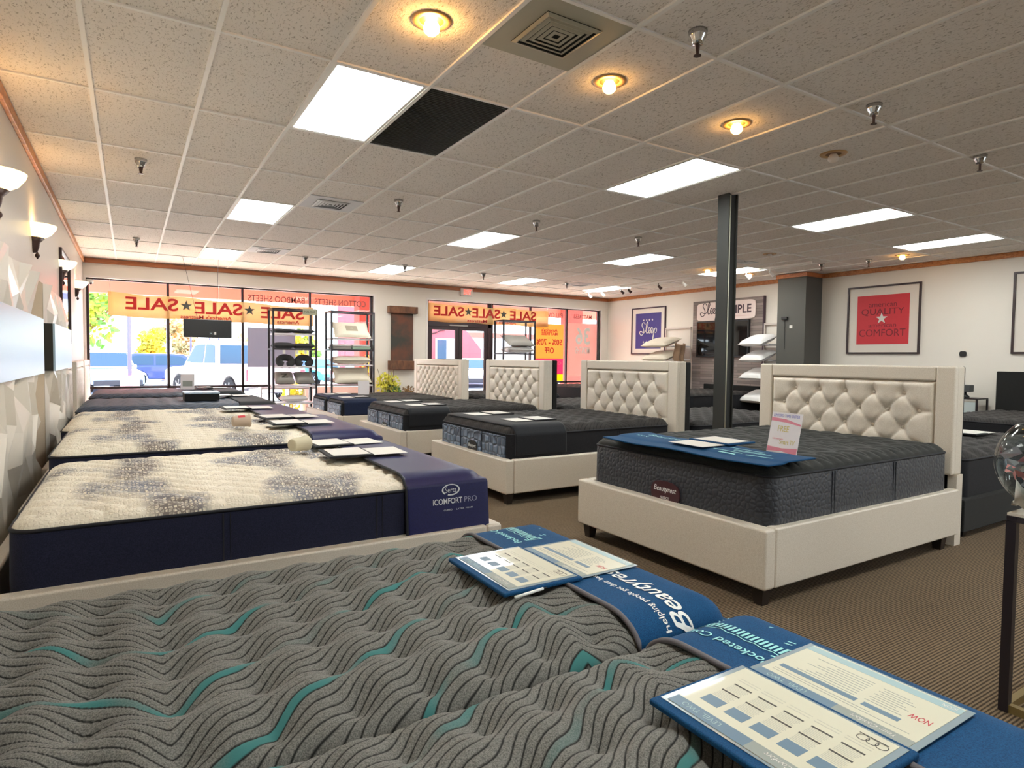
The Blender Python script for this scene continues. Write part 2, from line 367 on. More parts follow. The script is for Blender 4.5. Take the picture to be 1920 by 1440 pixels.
# black return grille
t = thing('return_grille', 'square black louvred air return in the ceiling beside the nearest light panel', 'air return', (GX[3]+.3048, GY[9]+.613, H-.0006))
MB().box(-.292, .292, -.601, .601, -.004, 0).build('backing', mat('grille_black', rgb(30, 30, 28), .7), t)
b = MB()
for k in range(46): yy = -.58+k*.0252; b.box(-.28, .28, yy, yy+.004, -.009, -.004)
b.build('louvres', mat('grille_dark', rgb(62, 62, 56), .5), t)
vent_m = mat('vent_metal', rgb(176, 172, 152), .5, .1); vent_w = mat('vent_white', rgb(214, 216, 218), .5)
def vent(x, y, hx, hy, m, lab):
    t = thing('ceiling_vent', lab, 'air vent', (x, y, H), group='square ceiling air diffusers')
    q = min(hx, hy)*.60
    b = MB(); b.box(-hx, hx, q, hy, -.01, 0).box(-hx, hx, -hy, -q, -.01, 0).box(q, hx, -q, q, -.01, 0).box(-hx, -q, -q, q, -.01, 0); b.build('face_plate', m, t)
    box('backing', mats_blk, t, -q, q, -q, q, -.002, 0)
    for k in range(5):
        r0 = q*(1-k*.19); r1 = r0-q*.10; z0, z1 = -.012, -.004-.02*0
        v = []; f = []
        for r, z in ((r0, -.014+.0), (r1, -.022+.002*k), (r1-.006, -.022+.002*k), (r0-.012, -.012)):
            v += [(-r, -r, z), (r, -r, z), (r, r, z), (-r, r, z)]
        for a in range(3): f += [(a*4+i, a*4+(i+1) % 4, a*4+4+(i+1) % 4, a*4+4+i) for i in range(4)]
        MB().add(v, f).build('louvre', m, t)
    return t
mats_blk = mat('vent_black', rgb(34, 38, 38), .8)
vent(GX[3]+.3048, 2.73, .29, .29, vent_m, 'large square ceiling diffuser with stepped louvres, at the top of the picture')
vent(GX[3]+.3048, 7.06, .29, .29, vent_w, 'white square ceiling diffuser beyond the black return grille')
vent(GX[3]+.3048, 10.75, .29, .29, vent_w, 'small distant white ceiling diffuser above the left shop window, left of centre')
vent(8.8, 11.3, .29, .29, vent_w, 'distant white ceiling diffuser above the entrance side windows')
vent(9.0, 7.05, .29, .12, vent_w, 'slim dark-slotted ceiling diffuser just beside the steel post')
# recessed can lights
ring_m = mat('brass_ring', rgb(196, 160, 110), .4, .4)
def can(x, y, lab, lit):
    t = thing('recessed_downlight', lab, 'downlight', (x, y, H), group='recessed downlights')
    MB().lathe([(.062, -.001), (.064, -.007), (.1, -.007), (.105, 0)], n=28).build('trim_ring', ring_m, t, smooth=True)
    MB().lathe([(0, -.002), (.062, -.002)], n=20).build('housing', mat('can_dark', rgb(120, 84, 50), .5), t)
    bm_ = mat('bulb_lit_%d' % lit, rgb(255, 220, 150), .3, emit=(1, .5, .12, 1) if lit < 3 else (1, .5, .13, 1), es=[0, 8, 20, 50][lit]) if lit else mat('bulb_off', rgb(225, 215, 205), .3)
    MB().lathe([(0, -.075), (.022, -.07), (.038, -.055), (.042, -.038), (.034, -.015), (.024, -.002)], n=20).build('bulb', bm_, t, smooth=True)
for a in ((1.33, 2.97, 'brightest glowing recessed downlight, top of the picture near the big diffuser', 3),
          (2.54, 3.0, 'lit recessed downlight, second in the near row from the left', 2),
          (3.76, 3.02, 'lit recessed downlight, third in the near row from the left', 2),
          (4.96, 3.01, 'unlit recessed bulb with a copper coloured ring, right end of the near row', 0),
          (10.5, 5.17, 'lit recessed downlight close to the red poster on the right wall', 2),
          (9.3, 8.05, 'lit recessed downlight just left of the steel post', 2),
          (10.4, 7.95, 'lit recessed downlight just right of the steel post', 1),
          (8.72, 6.3, 'unlit recessed bulb right of the steel post, above the charcoal pier', 0)):
    can(*a)
# sprinkler heads
spr_d = mat('sprinkler_dark', rgb(92, 72, 66), .35, .6)
def sprinkler(x, y, lab):
    t = thing('sprinkler_head', lab, 'sprinkler', (x, y, H), group='ceiling fire sprinklers')
    MB().lathe([(0, 0), (.05, 0), (.046, -.03), (.03, -.055), (.028, -.07), (0, -.07)], n=20).build('escutcheon', chrome, t, smooth=True)
    MB().tube((0, 0, -.07), (0, 0, -.125), .009, 8).tube((-.014, 0, -.07), (-.006, 0, -.12), .004, 6).tube((.014, 0, -.07), (.006, 0, -.12), .004, 6).lathe([(0, -.123), (.02, -.125), (.02, -.129), (0, -.13)], n=14).build('sprinkler_frame', spr_d, t)
for x, y, l in ((.1, 6.43, 'dark sprinkler on the ceiling near the left wall'), (.1, 10.78, 'small dark sprinkler above the left corner of the shop window'),
                (2.52, 6.47, 'sprinkler in mid ceiling right of the white diffuser'), (2.59, 11.0, 'tiny distant sprinkler above the left shop window'), (4.33, 6.46, 'sprinkler right of the middle row light panel'),
                (6.08, 6.5, 'sprinkler left of the steel post, between two light panels'), (4.37, 10.9, 'tiny sprinkler in front of the far left light panel'), (6.1, 11.0, 'tiny sprinkler high above the exit sign'),
                (2.54, 2.3, 'largest chrome sprinkler at the top of the picture'), (4.24, 2.3, 'second chrome sprinkler from the camera, upper right'), (5.99, 2.37, 'third chrome sprinkler, near the right edge'),
                (10.25, 6.37, 'small sprinkler right above the charcoal pier'), (10.49, 5.69, 'small sprinkler above the red poster'), (8.35, 11.2, 'tiny sprinkler above the yellow window poster')):
    sprinkler(x, y, l)
# track light along the right wall
t = thing('track_light', 'thin ceiling track with little spotlights along the right wall', 'track light', (9.78, 0, 0))
box('track', grid_m, t, -.015, .015, 8.9, 12.4, H-.045, H-.012)
for k, y in enumerate((12.2, 11.7, 11.0, 10.75, 9.8, 9.1)):
    hd = MB().tube((0, y, H-.045), (0, y, H-.1), .008, 8).tube((-.01, y, H-.1), (.06, y-.03, H-.17), .022, 12, .034).build('spotlight', bronze if k in (2, 3, 4) else grid_m, t, smooth=False)
t = thing('track_light', 'short white ceiling track with two spotlights beside the charcoal pier', 'track light', (9.85, 0, 0))
box('track', grid_m, t, -.015, .015, 6.3, 7.9, H-.045, H-.012)
for y in (7.6, 7.1): MB().tube((0, y, H-.045), (0, y, H-.1), .008, 8).tube((-.01, y, H-.1), (.06, y-.03, H-.17), .022, 12, .034).build('spotlight', grid_m, t)
# exit sign
t = thing('exit_sign', 'small illuminated red exit sign over the entrance doors', 'exit sign', (6.96, YF, 2.925))
box('housing', mat('sign_white', rgb(226, 220, 214), .5), t, -.16, .16, -.06, 0, -.09, .09, .006)
text('EXIT', 'lettering', mat('exit_red', rgb(230, 60, 50), .5, emit=(1, .12, .08, 1), es=1.0), t, (0.02, -.061, 0), (1, 0, 0), (0, 0, 1), .2, .12)
# wall sconces on the left wall
def sconce(y, lit, lab):
    t = thing('wall_sconce', lab, 'wall lamp', (XL, y, 2.32), group='wall sconces on the left wall')
    e = [(1, .9, .66, 1), (1, .72, .30, 1)][lit]
    sm = mat('sconce_glass_%d' % lit, rgb(245, 225, 170), .3, emit=e, es=[.6, 1.7][lit])
    MB().lathe([(.03, -.01), (.075, .0), (.13, .035), (.165, .085), (.172, .11), (.16, .112), (.12, .06), (.03, .01)], n=24, a0=-PI/2, a1=PI/2).build('glass_bowl', sm, t, smooth=True)
    MB().lathe([(0, -.13), (.03, -.125), (.045, -.08), (.05, -.04), (.085, .0), (.06, .005)], n=16, a0=-PI/2, a1=PI/2).build('bracket', bronze, t, smooth=True)
    MB().ell((.03, 0, -.15), (.018, .018, .022), 12, 8).tube((.03, 0, -.12), (.03, 0, -.18), .006, 8).build('finial', bronze, t, smooth=True)
    MB().box(0, .02, -.05, .05, .02, .13).build('wall_plate', bronze, t)
    l = bpy.data.lights.new('sconce_bulb', 'POINT'); l.energy = [1.0, 1.5][lit]; l.color = (1, .62, .3) if lit else (1, .85, .6); l.shadow_soft_size = .03
    o = bpy.data.objects.new('bulb_light', l); COL.objects.link(o); o.parent = t; o.location = (.075, 0, .09)
for y, l, n in ((4.88, 1, 'warm glowing glass wall sconce cut by the left edge of the picture'), (6.72, 1, 'warm glowing glass wall sconce, second along the left wall'),
                (9.15, 0, 'pale glass wall sconce beside the tall mirror'), (11.55, 0, 'farthest glass wall sconce, close to the shop window'), (2.7, 0, 'added fill sconce at the heads of the near beds, outside the picture'), (.6, 0, 'added fill sconce at the head of the foreground bed, outside the picture')):  # last two sconces are unseen, added to brighten the footboards
    sconce(y, l, n)
t = thing('security_camera', 'tiny white dome camera at the left end of the shop window', 'camera', (XL+.10, YF-.012, 2.62))
MB().lathe([(0, .04), (.05, .04), (.055, 0), (.05, -.03), (0, -.06)]).build('dome', vent_w, t, smooth=True)
MB().ell((.02, -.035, -.035), (.022, .022, .022), 10, 8).build('lens', dark_plastic, t, smooth=True)

# ------------------------------------------------------------------ beds: mattresses, frames, covers
def edge_d(x, y, L, W, r=.09):
    """distance inside a rounded rectangle"""
    cx = np.abs(x-L/2)-(L/2-r); cy = np.abs(y-W/2)-(W/2-r)
    return r-(np.hypot(np.maximum(cx, 0), np.maximum(cy, 0))+np.minimum(np.maximum(cx, cy), 0))
def env(x, y, L, W, zs, zc, R=.12):
    d = np.clip(edge_d(x, y, L, W)/R, 0, 1)
    return zs+(zc-zs)*np.sqrt(np.maximum(0, 1-(1-d)**2))
def wave_quilt(pitch=.0235, px=.1455, py=.1435, ox=.07, oy=.0, zig=.83, x0=.05, slope=.62, amp=1.0, dim=.034, po=0):
    def q(x, y):
        tri = np.abs(((x-x0)/zig) % 2-1); Z = (1-tri)*zig*slope
        Z = Z+.006*np.sin(2*PI*(x-ox)/px)
        u0 = (x-ox)/px; v0 = (y-oy)/py
        dx = (u0-np.round(u0))*px; dy = (v0-np.round(v0))*py; d = np.hypot(dx, dy)
        pull = .30*np.exp(-(d/.04)**2)
        ph = (y+dy*pull-Z)/pitch+po
        pleat = .0058*amp*(np.abs(np.sin(PI*ph))**.6)
        h = -dim*amp*np.exp(-(d/.036)**1.25)+.004*amp*np.cos(2*PI*v0)*-1+.003*amp*np.cos(2*PI*u0)*-1+pleat
        return h, ph, d
    return q
def puff_quilt(a=.13, b=.075, amp=.012, wav=.2, twist=False):
    def q(x, y):
        v = y/b+wav*np.sin(2*PI*x/a*.5); row = np.floor(v); u = x/a+.5*(row % 2)
        h = amp*np.abs(np.sin(PI*u)*np.sin(PI*v))**.45-amp*.6
        return h, x, y
    return q
_ry = {}
def mattress(name, lab, loc, rotz, L, W, zb, zs, zc, quilt, mtop, mside, mpipe, res=(.012, .01), group=None, seam2=True, uvm=False):
    t = thing(name, lab, 'mattress', loc, rotz, group)
    nx, ny = int(L/res[0]), int(W/res[1])
    X, Y = np.meshgrid(np.linspace(0, L, nx), np.linspace(0, W, ny), indexing='ij'); r = .09
    cx, cy = np.abs(X-L/2)-(L/2-r), np.abs(Y-W/2)-(W/2-r); m = (cx > 0) & (cy > 0); hh = np.hypot(cx, cy)+1e-9
    k = np.where(m, np.minimum(1, np.maximum(cx, cy)/hh), 1.0)
    X = np.where(m, L/2+np.sign(X-L/2)*(L/2-r+cx*k), X); Y = np.where(m, W/2+np.sign(Y-W/2)*(W/2-r+cy*k), Y)
    h, U, V = quilt(X, Y); e = edge_d(X, Y, L, W); fade = np.clip(e/.05, 0, 1)
    Z = env(X, Y, L, W, zs, zc)+h*fade
    gridmesh('top_panel', X, Y, Z, mtop, t, uv=(U, V))
    # side border
    n = 10; ring = []
    for (ax, ay, a0) in ((L-r, W-r, 0), (r, W-r, PI/2), (r, r, PI), (L-r, r, 3*PI/2)):
        for i in range(n+1): a = a0+PI/2*i/n; ring.append((ax, ay, math.cos(a), math.sin(a)))
    pts = [(p[0]+r*p[2], p[1]+r*p[3], p[2], p[3]) for p in ring]
    prof = [(0.0, zs), (.004, zs-.01), (.007, (zs+zb)/2), (.004, zb+.02), (-.02, zb)]
    v = []; f = []; K = len(prof); N = len(pts)
    for (x, y, nx_, ny_) in pts:
        for o_, z in prof: v.append((x+nx_*o_, y+ny_*o_, z))
    for i in range(N):
        for j in range(K-1): f.append((i*K+j, ((i+1) % N)*K+j, ((i+1) % N)*K+j+1, i*K+j+1))
    f.append(tuple(i*K+K-1 for i in range(N)))
    bb = MB().add(v, f).build('border', mside, t, smooth=True)
    loop = [(x+.002*a, y+.002*b_, zs+.002) for x, y, a, b_ in pts]; loop = loop+[loop[0]]
    MB().path(loop, .008, 6).build('piping', mpipe, t, smooth=True)
    if seam2:
        lp = [(x+.004*a, y+.004*b_, zb+.03) for x, y, a, b_ in pts]; MB().path(lp+[lp[0]], .006, 6).build('piping', mpipe, t, smooth=True)
    # vertical seams on the long side
    b2 = MB()
    for xx in (L*.36, L*.70): b2.box(xx, xx+.006, W+.004, W+.0085, zb+.02, zs-.01).box(xx+.03, xx+.033, W+.004, W+.0085, zb+.02, zs-.01).box(xx, xx+.006, -.0085, -.004, zb+.02, zs-.01).box(xx+.03, xx+.033, -.0085, -.004, zb+.02, zs-.01)
    b2.build('stitching', mpipe, t)
    return t
# top fabrics
def wave_mat(name, c1, c2, line, teal=None, per=10, rough=.75, spec=.25):
    m = mat(name, c1, .9 if teal else rough, sheen=.2, spec=.2 if teal else spec); t = NT(m)
    uv = t.n('ShaderNodeUVMap'); sp = t.n('ShaderNodeSeparateXYZ'); t.l(uv.outputs[0], sp.inputs[0]); ph = sp.outputs[0+0]
    n1 = t.n('ShaderNodeTexNoise'); n1.inputs['Scale'].default_value = 420; n1.inputs['Detail'].default_value = 3; t.l(t.coords(), n1.inputs[0])
    base = t.ramp(n1.outputs[0], [(.38, c2), (.62, c1)])
    if teal:
        idx = t.math('FLOOR', ph); mo = t.math('FLOORED_MODULO', t.math('ADD', idx, 900), per); is_t = t.math('LESS_THAN', mo, .5); dye = t.n('ShaderNodeTexNoise'); dye.inputs['Scale'].default_value = 4.5; dye.inputs['Detail'].default_value = 1; t.l(t.coords(), dye.inputs[0]); dm = t.ramp(dye.outputs[0], [(.40, (.12, .12, .12, 1)), (.56, (1, 1, 1, 1))]); base = t.mix(t.math('MULTIPLY', is_t, dm), base, teal)
    fr = t.math('FRACT', t.math('ADD', ph, 900)); d = t.math('ABSOLUTE', t.math('SUBTRACT', fr, .5)); g = t.ramp(d, [(.36, (0, 0, 0, 1)), (.47, (1, 1, 1, 1))])
    v = t.mix(g, base, line); t.l(v, t.b.inputs['Base Color'])
    t.bump(n1.outputs[0], .3, .002); return m
def knit_mat(name):
    m = mat(name, rgb(236, 226, 206), .55, sheen=.2, spec=.7); t = NT(m)
    uv = t.n('ShaderNodeUVMap')
    mp = t.n('ShaderNodeMapping'); mp.inputs['Rotation'].default_value = (0, 0, .6); mp.inputs['Scale'].default_value = (1.5, .8, 1); t.l(uv.outputs[0], mp.inputs[0])
    big = t.n('ShaderNodeTexNoise'); big.inputs['Scale'].default_value = 1.5; big.inputs['Detail'].default_value = 1.5; t.l(mp.outputs[0], big.inputs[0])
    mask = t.ramp(big.outputs[0], [(.47, (0, 0, 0, 1)), (.56, (1, 1, 1, 1))])
    mp2 = t.n('ShaderNodeMapping'); mp2.inputs['Rotation'].default_value = (0, 0, .0); mp2.inputs['Scale'].default_value = (62, 80, 1); t.l(uv.outputs[0], mp2.inputs[0])
    vo = t.n('ShaderNodeTexVoronoi', feature='DISTANCE_TO_EDGE'); vo.inputs['Scale'].default_value = 1; vo.inputs['Randomness'].default_value = .55; t.l(mp2.outputs[0], vo.inputs[0])
    ln = t.ramp(vo.outputs['Distance'], [(.10, (1, 1, 1, 1)), (.26, (0, 0, 0, 1))])
    mp3 = t.n('ShaderNodeMapping'); mp3.inputs['Rotation'].default_value = (0, 0, .785); mp3.inputs['Scale'].default_value = (1, 1, 1); t.l(uv.outputs[0], mp3.inputs[0])
    ck = t.n('ShaderNodeTexChecker'); ck.inputs['Scale'].default_value = 42; t.l(mp3.outputs[0], ck.inputs[0])
    f = t.math('MULTIPLY', mask, t.math('MAXIMUM', ln, t.math('MULTIPLY', ck.outputs[1], .55)))
    n1 = t.n('ShaderNodeTexNoise'); n1.inputs['Scale'].default_value = 3; t.l(uv.outputs[0], n1.inputs[0])
    gcol = t.ramp(n1.outputs[0], [(.4, rgb(120, 122, 134)), (.6, rgb(120, 108, 100))])
    v = t.mix(f, rgb(236, 226, 206), gcol); t.l(v, t.b.inputs['Base Color'])
    bu = t.math('SUBTRACT', 1.0, ln); t.bump(bu, .45, .006); return m
wave_grey = wave_mat('grey_channel_knit', rgb(132, 130, 124), rgb(92, 91, 87), rgb(36, 36, 34), rgb(66, 122, 120))
wave_dark = wave_mat('black_channel_knit', rgb(58, 54, 52), rgb(34, 32, 32), rgb(12, 12, 12))
wave_blue = wave_mat('slate_channel_knit', rgb(62, 76, 98), rgb(40, 50, 68), rgb(16, 20, 28), rough=.55, spec=.6)
quilt_dark = fabric('black_quilt', rgb(50, 52, 50), rgb(28, 30, 30), 240, .85, .2, .35)
knit = knit_mat('cream_knit')
def quilted(name, c1, c2, sc=14, rnd=.4, strength=.6):
    m = mat(name, c1, .5, sheen=.25, spec=.6); t = NT(m)
    vo = t.n('ShaderNodeTexVoronoi', feature='DISTANCE_TO_EDGE'); vo.inputs['Scale'].default_value = sc; vo.inputs['Randomness'].default_value = rnd; t.l(t.coords(), vo.inputs[0])
    g = t.ramp(vo.outputs['Distance'], [(.02, c2), (.12, c1)]); t.l(g, t.b.inputs['Base Color'])
    h = t.ramp(vo.outputs['Distance'], [(.0, (0, 0, 0, 1)), (.3, (1, 1, 1, 1))]); t.bump(h, strength, .02); return m
side_char = quilted('charcoal_border', rgb(38, 41, 50), rgb(25, 27, 34), 30, .8, .22)
side_blk = fabric('black_border', rgb(36, 36, 40), rgb(22, 22, 26), 240)
sheen_hex = quilted('sheen_hex_border', rgb(104, 124, 148), rgb(52, 64, 84), 13, .35, .9)  # dark quilted foot fabric, blue window sheen put into its colour

def cover_fn(L, W, zs, zc, flare=0, lift=.016):
    def F(s, t, off=0):
        s = np.asarray(s, float); t = np.asarray(t, float)
        px = np.minimum(s, L+.014); ox = np.maximum(0, s-px); py = np.minimum(t, W+.014); oy = np.maximum(0, t-py)
        py = np.maximum(py, -.014); oy2 = np.maximum(0, -.014-t)
        z = env(np.clip(px, 0.0, L), np.clip(py, 0, W), L, W, zs, zc)+lift
        z = z-np.sqrt(ox*ox+1e-12)-oy-oy2
        return px+off*(ox > 0)+ox*.03, py+oy*flare-oy2*flare+off*(oy > 0)-off*(oy2 > 0), z+off*((ox <= 0) & (oy <= 0) & (oy2 <= 0))
    return F
def cover(name, lab, loc, rotz, F, s0, s1, t0, t1, m, thick=.007, n=(40, 80), cat='mattress cover', group=None, edge=None):
    t = thing(name, lab, cat, loc, rotz, group)
    S_, T_ = np.meshgrid(np.linspace(s0, s1, n[0]), np.linspace(t0, t1, n[1]), indexing='ij')
    X, Y, Z = F(S_, T_); gridmesh('cloth', X, Y, Z, m, t, thick=thick)
    if edge:
        a = np.linspace(t0, t1, n[1]); e = F(np.full_like(a, s0), a); p = [tuple(float(q[i]) for q in e) for i in range(len(a))]
        MB().path(p, .007, 6).build('piping', edge, t, smooth=True)
    return t
def text_on(F, s, parent, m, st, sw, tw, name='lettering', shear=0, off=.002, rs=(0, 1), us=(-1, 0), bold=0, h=None):
    """lettering in cover coordinates: st = centre (s, t); rs/us = reading and up directions in (s, t)"""
    o = text(s, name, m, parent, (st[0], st[1], 0), (rs[0], rs[1], 0), (us[0], us[1], 0), sw, h, depth=0, shear=shear, bold=bold)
    bm = bmesh.new(); bm.from_mesh(o.data)
    for _ in range(1): bmesh.ops.subdivide_edges(bm, edges=[e for e in bm.edges if e.calc_length() > .03], cuts=2)
    bmesh.ops.triangulate(bm, faces=bm.faces)
    for v in bm.verts:
        x, y, z = F(v.co.x, v.co.y, off); v.co = (float(x), float(y), float(z))
    bm.to_mesh(o.data); bm.free(); return o
def patch_on(F, polys, parent, m, name='print', off=.002):
    b = MB()
    for p in polys:
        v = [tuple(float(q) for q in F(a, c, off)) for a, c in p]; b.add(v, [tuple(range(len(v)))])
    return b.build(name, m, parent)

# bed frames -------------------------------------------------------
def tuft_panel(W, Hh, nb, rows, m, parent, x, y0, z0, dx, amp=.048):
    """diamond tufted panel lying in the plane x, facing dx; returns button spots"""
    py = W/nb; pz = Hh/rows; ny, nz = int(W/.012), int(Hh/.012)
    Y, Z = np.meshgrid(np.linspace(0, W, ny), np.linspace(0, Hh, nz), indexing='ij')
    spots = []
    for r in range(rows):
        z = Hh-pz*(r+.75); k = nb-1 if r % 2 == 0 else nb
        for i in range(k):
            spots.append(((i+1)*py if r % 2 == 0 else (i+.5)*py, z))
    D = np.full(Y.shape, 9.); 
    for (a, b) in spots: D = np.minimum(D, np.hypot(Y-a, (Z-b)))
    cre = np.zeros_like(D)
    def seg(p, q, w=.010, dep=1):
        nonlocal cre
        ax, ay = p; bx, by = q; L2 = (bx-ax)**2+(by-ay)**2; tt = np.clip(((Y-ax)*(bx-ax)+(Z-ay)*(by-ay))/L2, 0, 1)
        cre = np.maximum(cre, dep*np.exp(-(np.hypot(Y-ax-tt*(bx-ax), Z-ay-tt*(by-ay))/w)**2))
    for i, (a, b) in enumerate(spots):
        for (c, d) in spots[i+1:]:
            if abs(abs(c-a)-py/2) < .01 and abs(abs(d-b)-pz) < .01: seg((a, b), (c, d))
        if b > Hh-pz: seg((a, b), (a, Hh))
        if a < py*.6: seg((a, b), (0, b))
        if a > W-py*.6: seg((a, b), (W, b))
    ed = np.minimum(np.minimum(Y, W-Y), np.minimum(Z, Hh-Z))
    hgt = amp*np.clip(ed/.03, 0, 1)**.5*(1-.95*np.exp(-(D/.032)**1.1))-.013*cre*np.clip(ed/.03, 0, 1)
    X = x+dx*hgt; gridmesh('tufted_panel', X, y0+Y, z0+Z, m, parent)
    return [(x+dx*(amp*.18), y0+a, z0+b) for a, b in spots]
def headboard(t, y0, y1, z0, z1, x, thick, m, nb=6, rows=5, fw=.13, plain=False):
    """upholstered headboard; front face at local x, body behind it (-x); border strips and tufted panel"""
    W = y1-y0
    box('headboard', m, t, x-thick, x-.035, y0, y1, z0, z1, bevel=.012)
    if plain: return
    for nm, a in (('l', (y0, y0+fw, z0, z1)), ('r', (y1-fw, y1, z0, z1))): MB().box(x-.045, x+.012, a[0]+.002, a[1], a[2], a[3]).build('headboard_border', m, t, bevel=.016, seg=3)
    MB().box(x-.045, x+.012, y0+fw, y1-fw, z1-fw*.85, z1).build('headboard_border', m, t, bevel=.016, seg=3)
    sp = tuft_panel(W-2*fw, (z1-z0)-fw*.85-.02, nb, rows, m, t, x-.03, y0+fw, z0+.02, 1)
    bt = None
    for p in sp:
        if bt is None: bt = MB().ell((0, 0, 0), (.006, .014, .014), 10, 6).build('button', m, t, smooth=True); bt.location = p
        else: c = bt.copy(); COL.objects.link(c); c.parent = t; c.location = p
def frame(lab, loc, rotz, L, W, z0, z1, m, group, legs=True, hb=None, name='upholstered_bed', th=.09, legm=None, cat='bed'):
    t = thing(name, lab, cat, loc, rotz, group)
    box('footboard', m, t, L-th, L, 0, W, z0, z1, bevel=.015, seg=3)
    box('side_rail', m, t, .0, L-th-.002, 0, th*.8, z0, z1, bevel=.012); box('side_rail', m, t, .0, L-th-.002, W-th*.8, W, z0, z1, bevel=.012)
    box('slat_deck', leg_dark, t, .02, L-th-.002, th*.8+.002, W-th*.8-.002, z0+.03, z0+.09)
    if legs:
        for x, y in ((L-.07, .07), (L-.07, W-.07), (.12, .07), (.12, W-.07)):
            MB().frustum(x, y, 0, z0, .026, .038).build('leg', legm or leg_dark, t)
    if hb:
        headboard(t, **hb)
        for y in (.07, W-.07): box('headboard_post', m, t, -hb['thick']+hb['x'], hb['x']-.05, y-.03, y+.03, 0, hb['z0'])
    return t
hbk = dict(x=-.0, thick=.14, m=linen)

# --- right-hand row of cream beds, heads at x = 5.05, feet towards the aisle
HX = 5.05
f1 = frame('cream bed frame with tufted headboard nearest the camera, under the blue-trimmed black mattress', (HX, 3.66, 0), PI, HX-2.86, 1.62, .10, .43, linen, 'cream upholstered beds', hb=dict(y0=-.05, y1=1.57, z0=.52, z1=1.31, nb=6, rows=5, **hbk))
f2 = frame('cream bed frame with tufted headboard, second from the camera in the middle row', (HX, 6.33, 0), PI, HX-2.86, 1.62, .10, .41, linen, 'cream upholstered beds', hb=dict(y0=-.1, y1=1.58, z0=.5, z1=1.32, nb=6, rows=5, **hbk))
f3 = frame('cream bed frame with tufted headboard, third from the camera in the middle row', (HX, 8.88, 0), PI, HX-2.86, 1.62, .10, .40, linen, 'cream upholstered beds', hb=dict(y0=-.1, y1=1.61, z0=.5, z1=1.31, nb=6, rows=6, **hbk))
f4 = frame('wide cream bed frame with small-diamond tufted headboard, farthest in the middle row', (HX, 12.08, 0), PI, HX-2.86, 2.10, .06, .36, linen, 'cream upholstered beds', hb=dict(y0=.05, y1=2.22, z0=.5, z1=1.30, nb=9, rows=7, **hbk))
ML = 2.04
q1 = puff_quilt(.105, .20, .020, .35)
m1 = mattress('mattress', 'black quilted mattress on the nearest cream bed, blue cover and price sign on top', (4.99, 3.60, 0), PI, ML, 1.51, .22, .695, .755, q1, quilt_dark, side_char, piping_blk, (.008, .008), 'middle row mattresses')
qw = wave_quilt(.034, .20, .19, .07, .0, .42, .05, .7, 1.15, .03)
m2 = mattress('mattress', 'black ridged mattress with sheen-tinted foot panels and black oval label, second cream bed', (4.99, 6.27, 0), PI, ML, 1.50, .2, .625, .70, qw, wave_dark, side_blk, piping_blk, (.011, .009), 'middle row mattresses')
m3 = dup(m2, (4.99, 8.80, -.03), PI, 'black ridged mattress with sheen-tinted foot panels on the third cream bed')
qs = wave_quilt(.034, .16, .16, .07, .0, .42, .05, .7, .7, .02)
m4 = mattress('mattress', 'narrow dark mattress on the aisle side half of the farthest cream bed', (4.99, 10.96, 0), PI, ML, .95, .18, .56, .615, qs, wave_dark, side_blk, piping_blk, (.014, .012), 'middle row mattresses')
m5 = dup(m4, (4.99, 11.97, 0), PI, 'narrow dark mattress on the window side half of the farthest cream bed')
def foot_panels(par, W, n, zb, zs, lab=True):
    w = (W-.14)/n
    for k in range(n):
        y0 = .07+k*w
        MB().box(ML+.005, ML+.020, y0+.012, y0+w-.012, zb, zs-.015).build('foot_panel', sheen_hex, par, bevel=.006, label='quilted panel tinted blue for window sheen')
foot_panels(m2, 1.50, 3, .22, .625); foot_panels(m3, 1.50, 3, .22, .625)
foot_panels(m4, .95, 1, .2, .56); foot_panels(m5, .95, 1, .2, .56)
def oval(cx, cz, a, b, n=24, p=2.6):
    return [(cx+a*math.copysign(abs(math.cos(2*PI*i/n))**(2/p), math.cos(2*PI*i/n)), cz+b*math.copysign(abs(math.sin(2*PI*i/n))**(2/p), math.sin(2*PI*i/n))) for i in range(n)]
def label_plate(par, y, z, a, b, m, line1, line2, x=ML+.012, th=.008, m1_=None):
    # the plate stands on the foot of the mattress; seen from the foot, +y local runs right
    p = MB().prism(oval(0, 0, a, b), (th, 0, 0), (x, y, z), (0, 1, 0), (0, 0, 1)).build('label', m, par)
    text(line1, 'lettering', m1_ or white_paint, p, (x+th+.0005, y, z+b*.25), (0, 1, 0), (0, 0, 1), a*1.55, b*.6, .001, shear=.25)
    if line2: text(line2, 'lettering', m1_ or white_paint, p, (x+th+.0005, y, z-b*.45), (0, 1, 0), (0, 0, 1), a*.6, b*.22, .001)
label_plate(m1, .76, .475, .125, .075, mat('label_maroon', rgb(70, 34, 40), .4), 'Beautyrest', 'SELECT')
label_plate(m2, .80, .43, .10, .075, mat('label_black', rgb(22, 22, 24), .4), 'Beautyrest', 'BLACK', x=ML+.021)
label_plate(m3, .80, .43, .10, .05, MATS['label_black'], 'Beautyrest', 'BLACK', x=ML+.021)
for q in (m4, m5):
    MB().prism(oval(0, 0, .07, .028), (.006, 0, 0), (ML+.021, .5, .36), (0, 1, 0), (0, 0, 1)).build('label', white_paint, q, label='small white oval label')

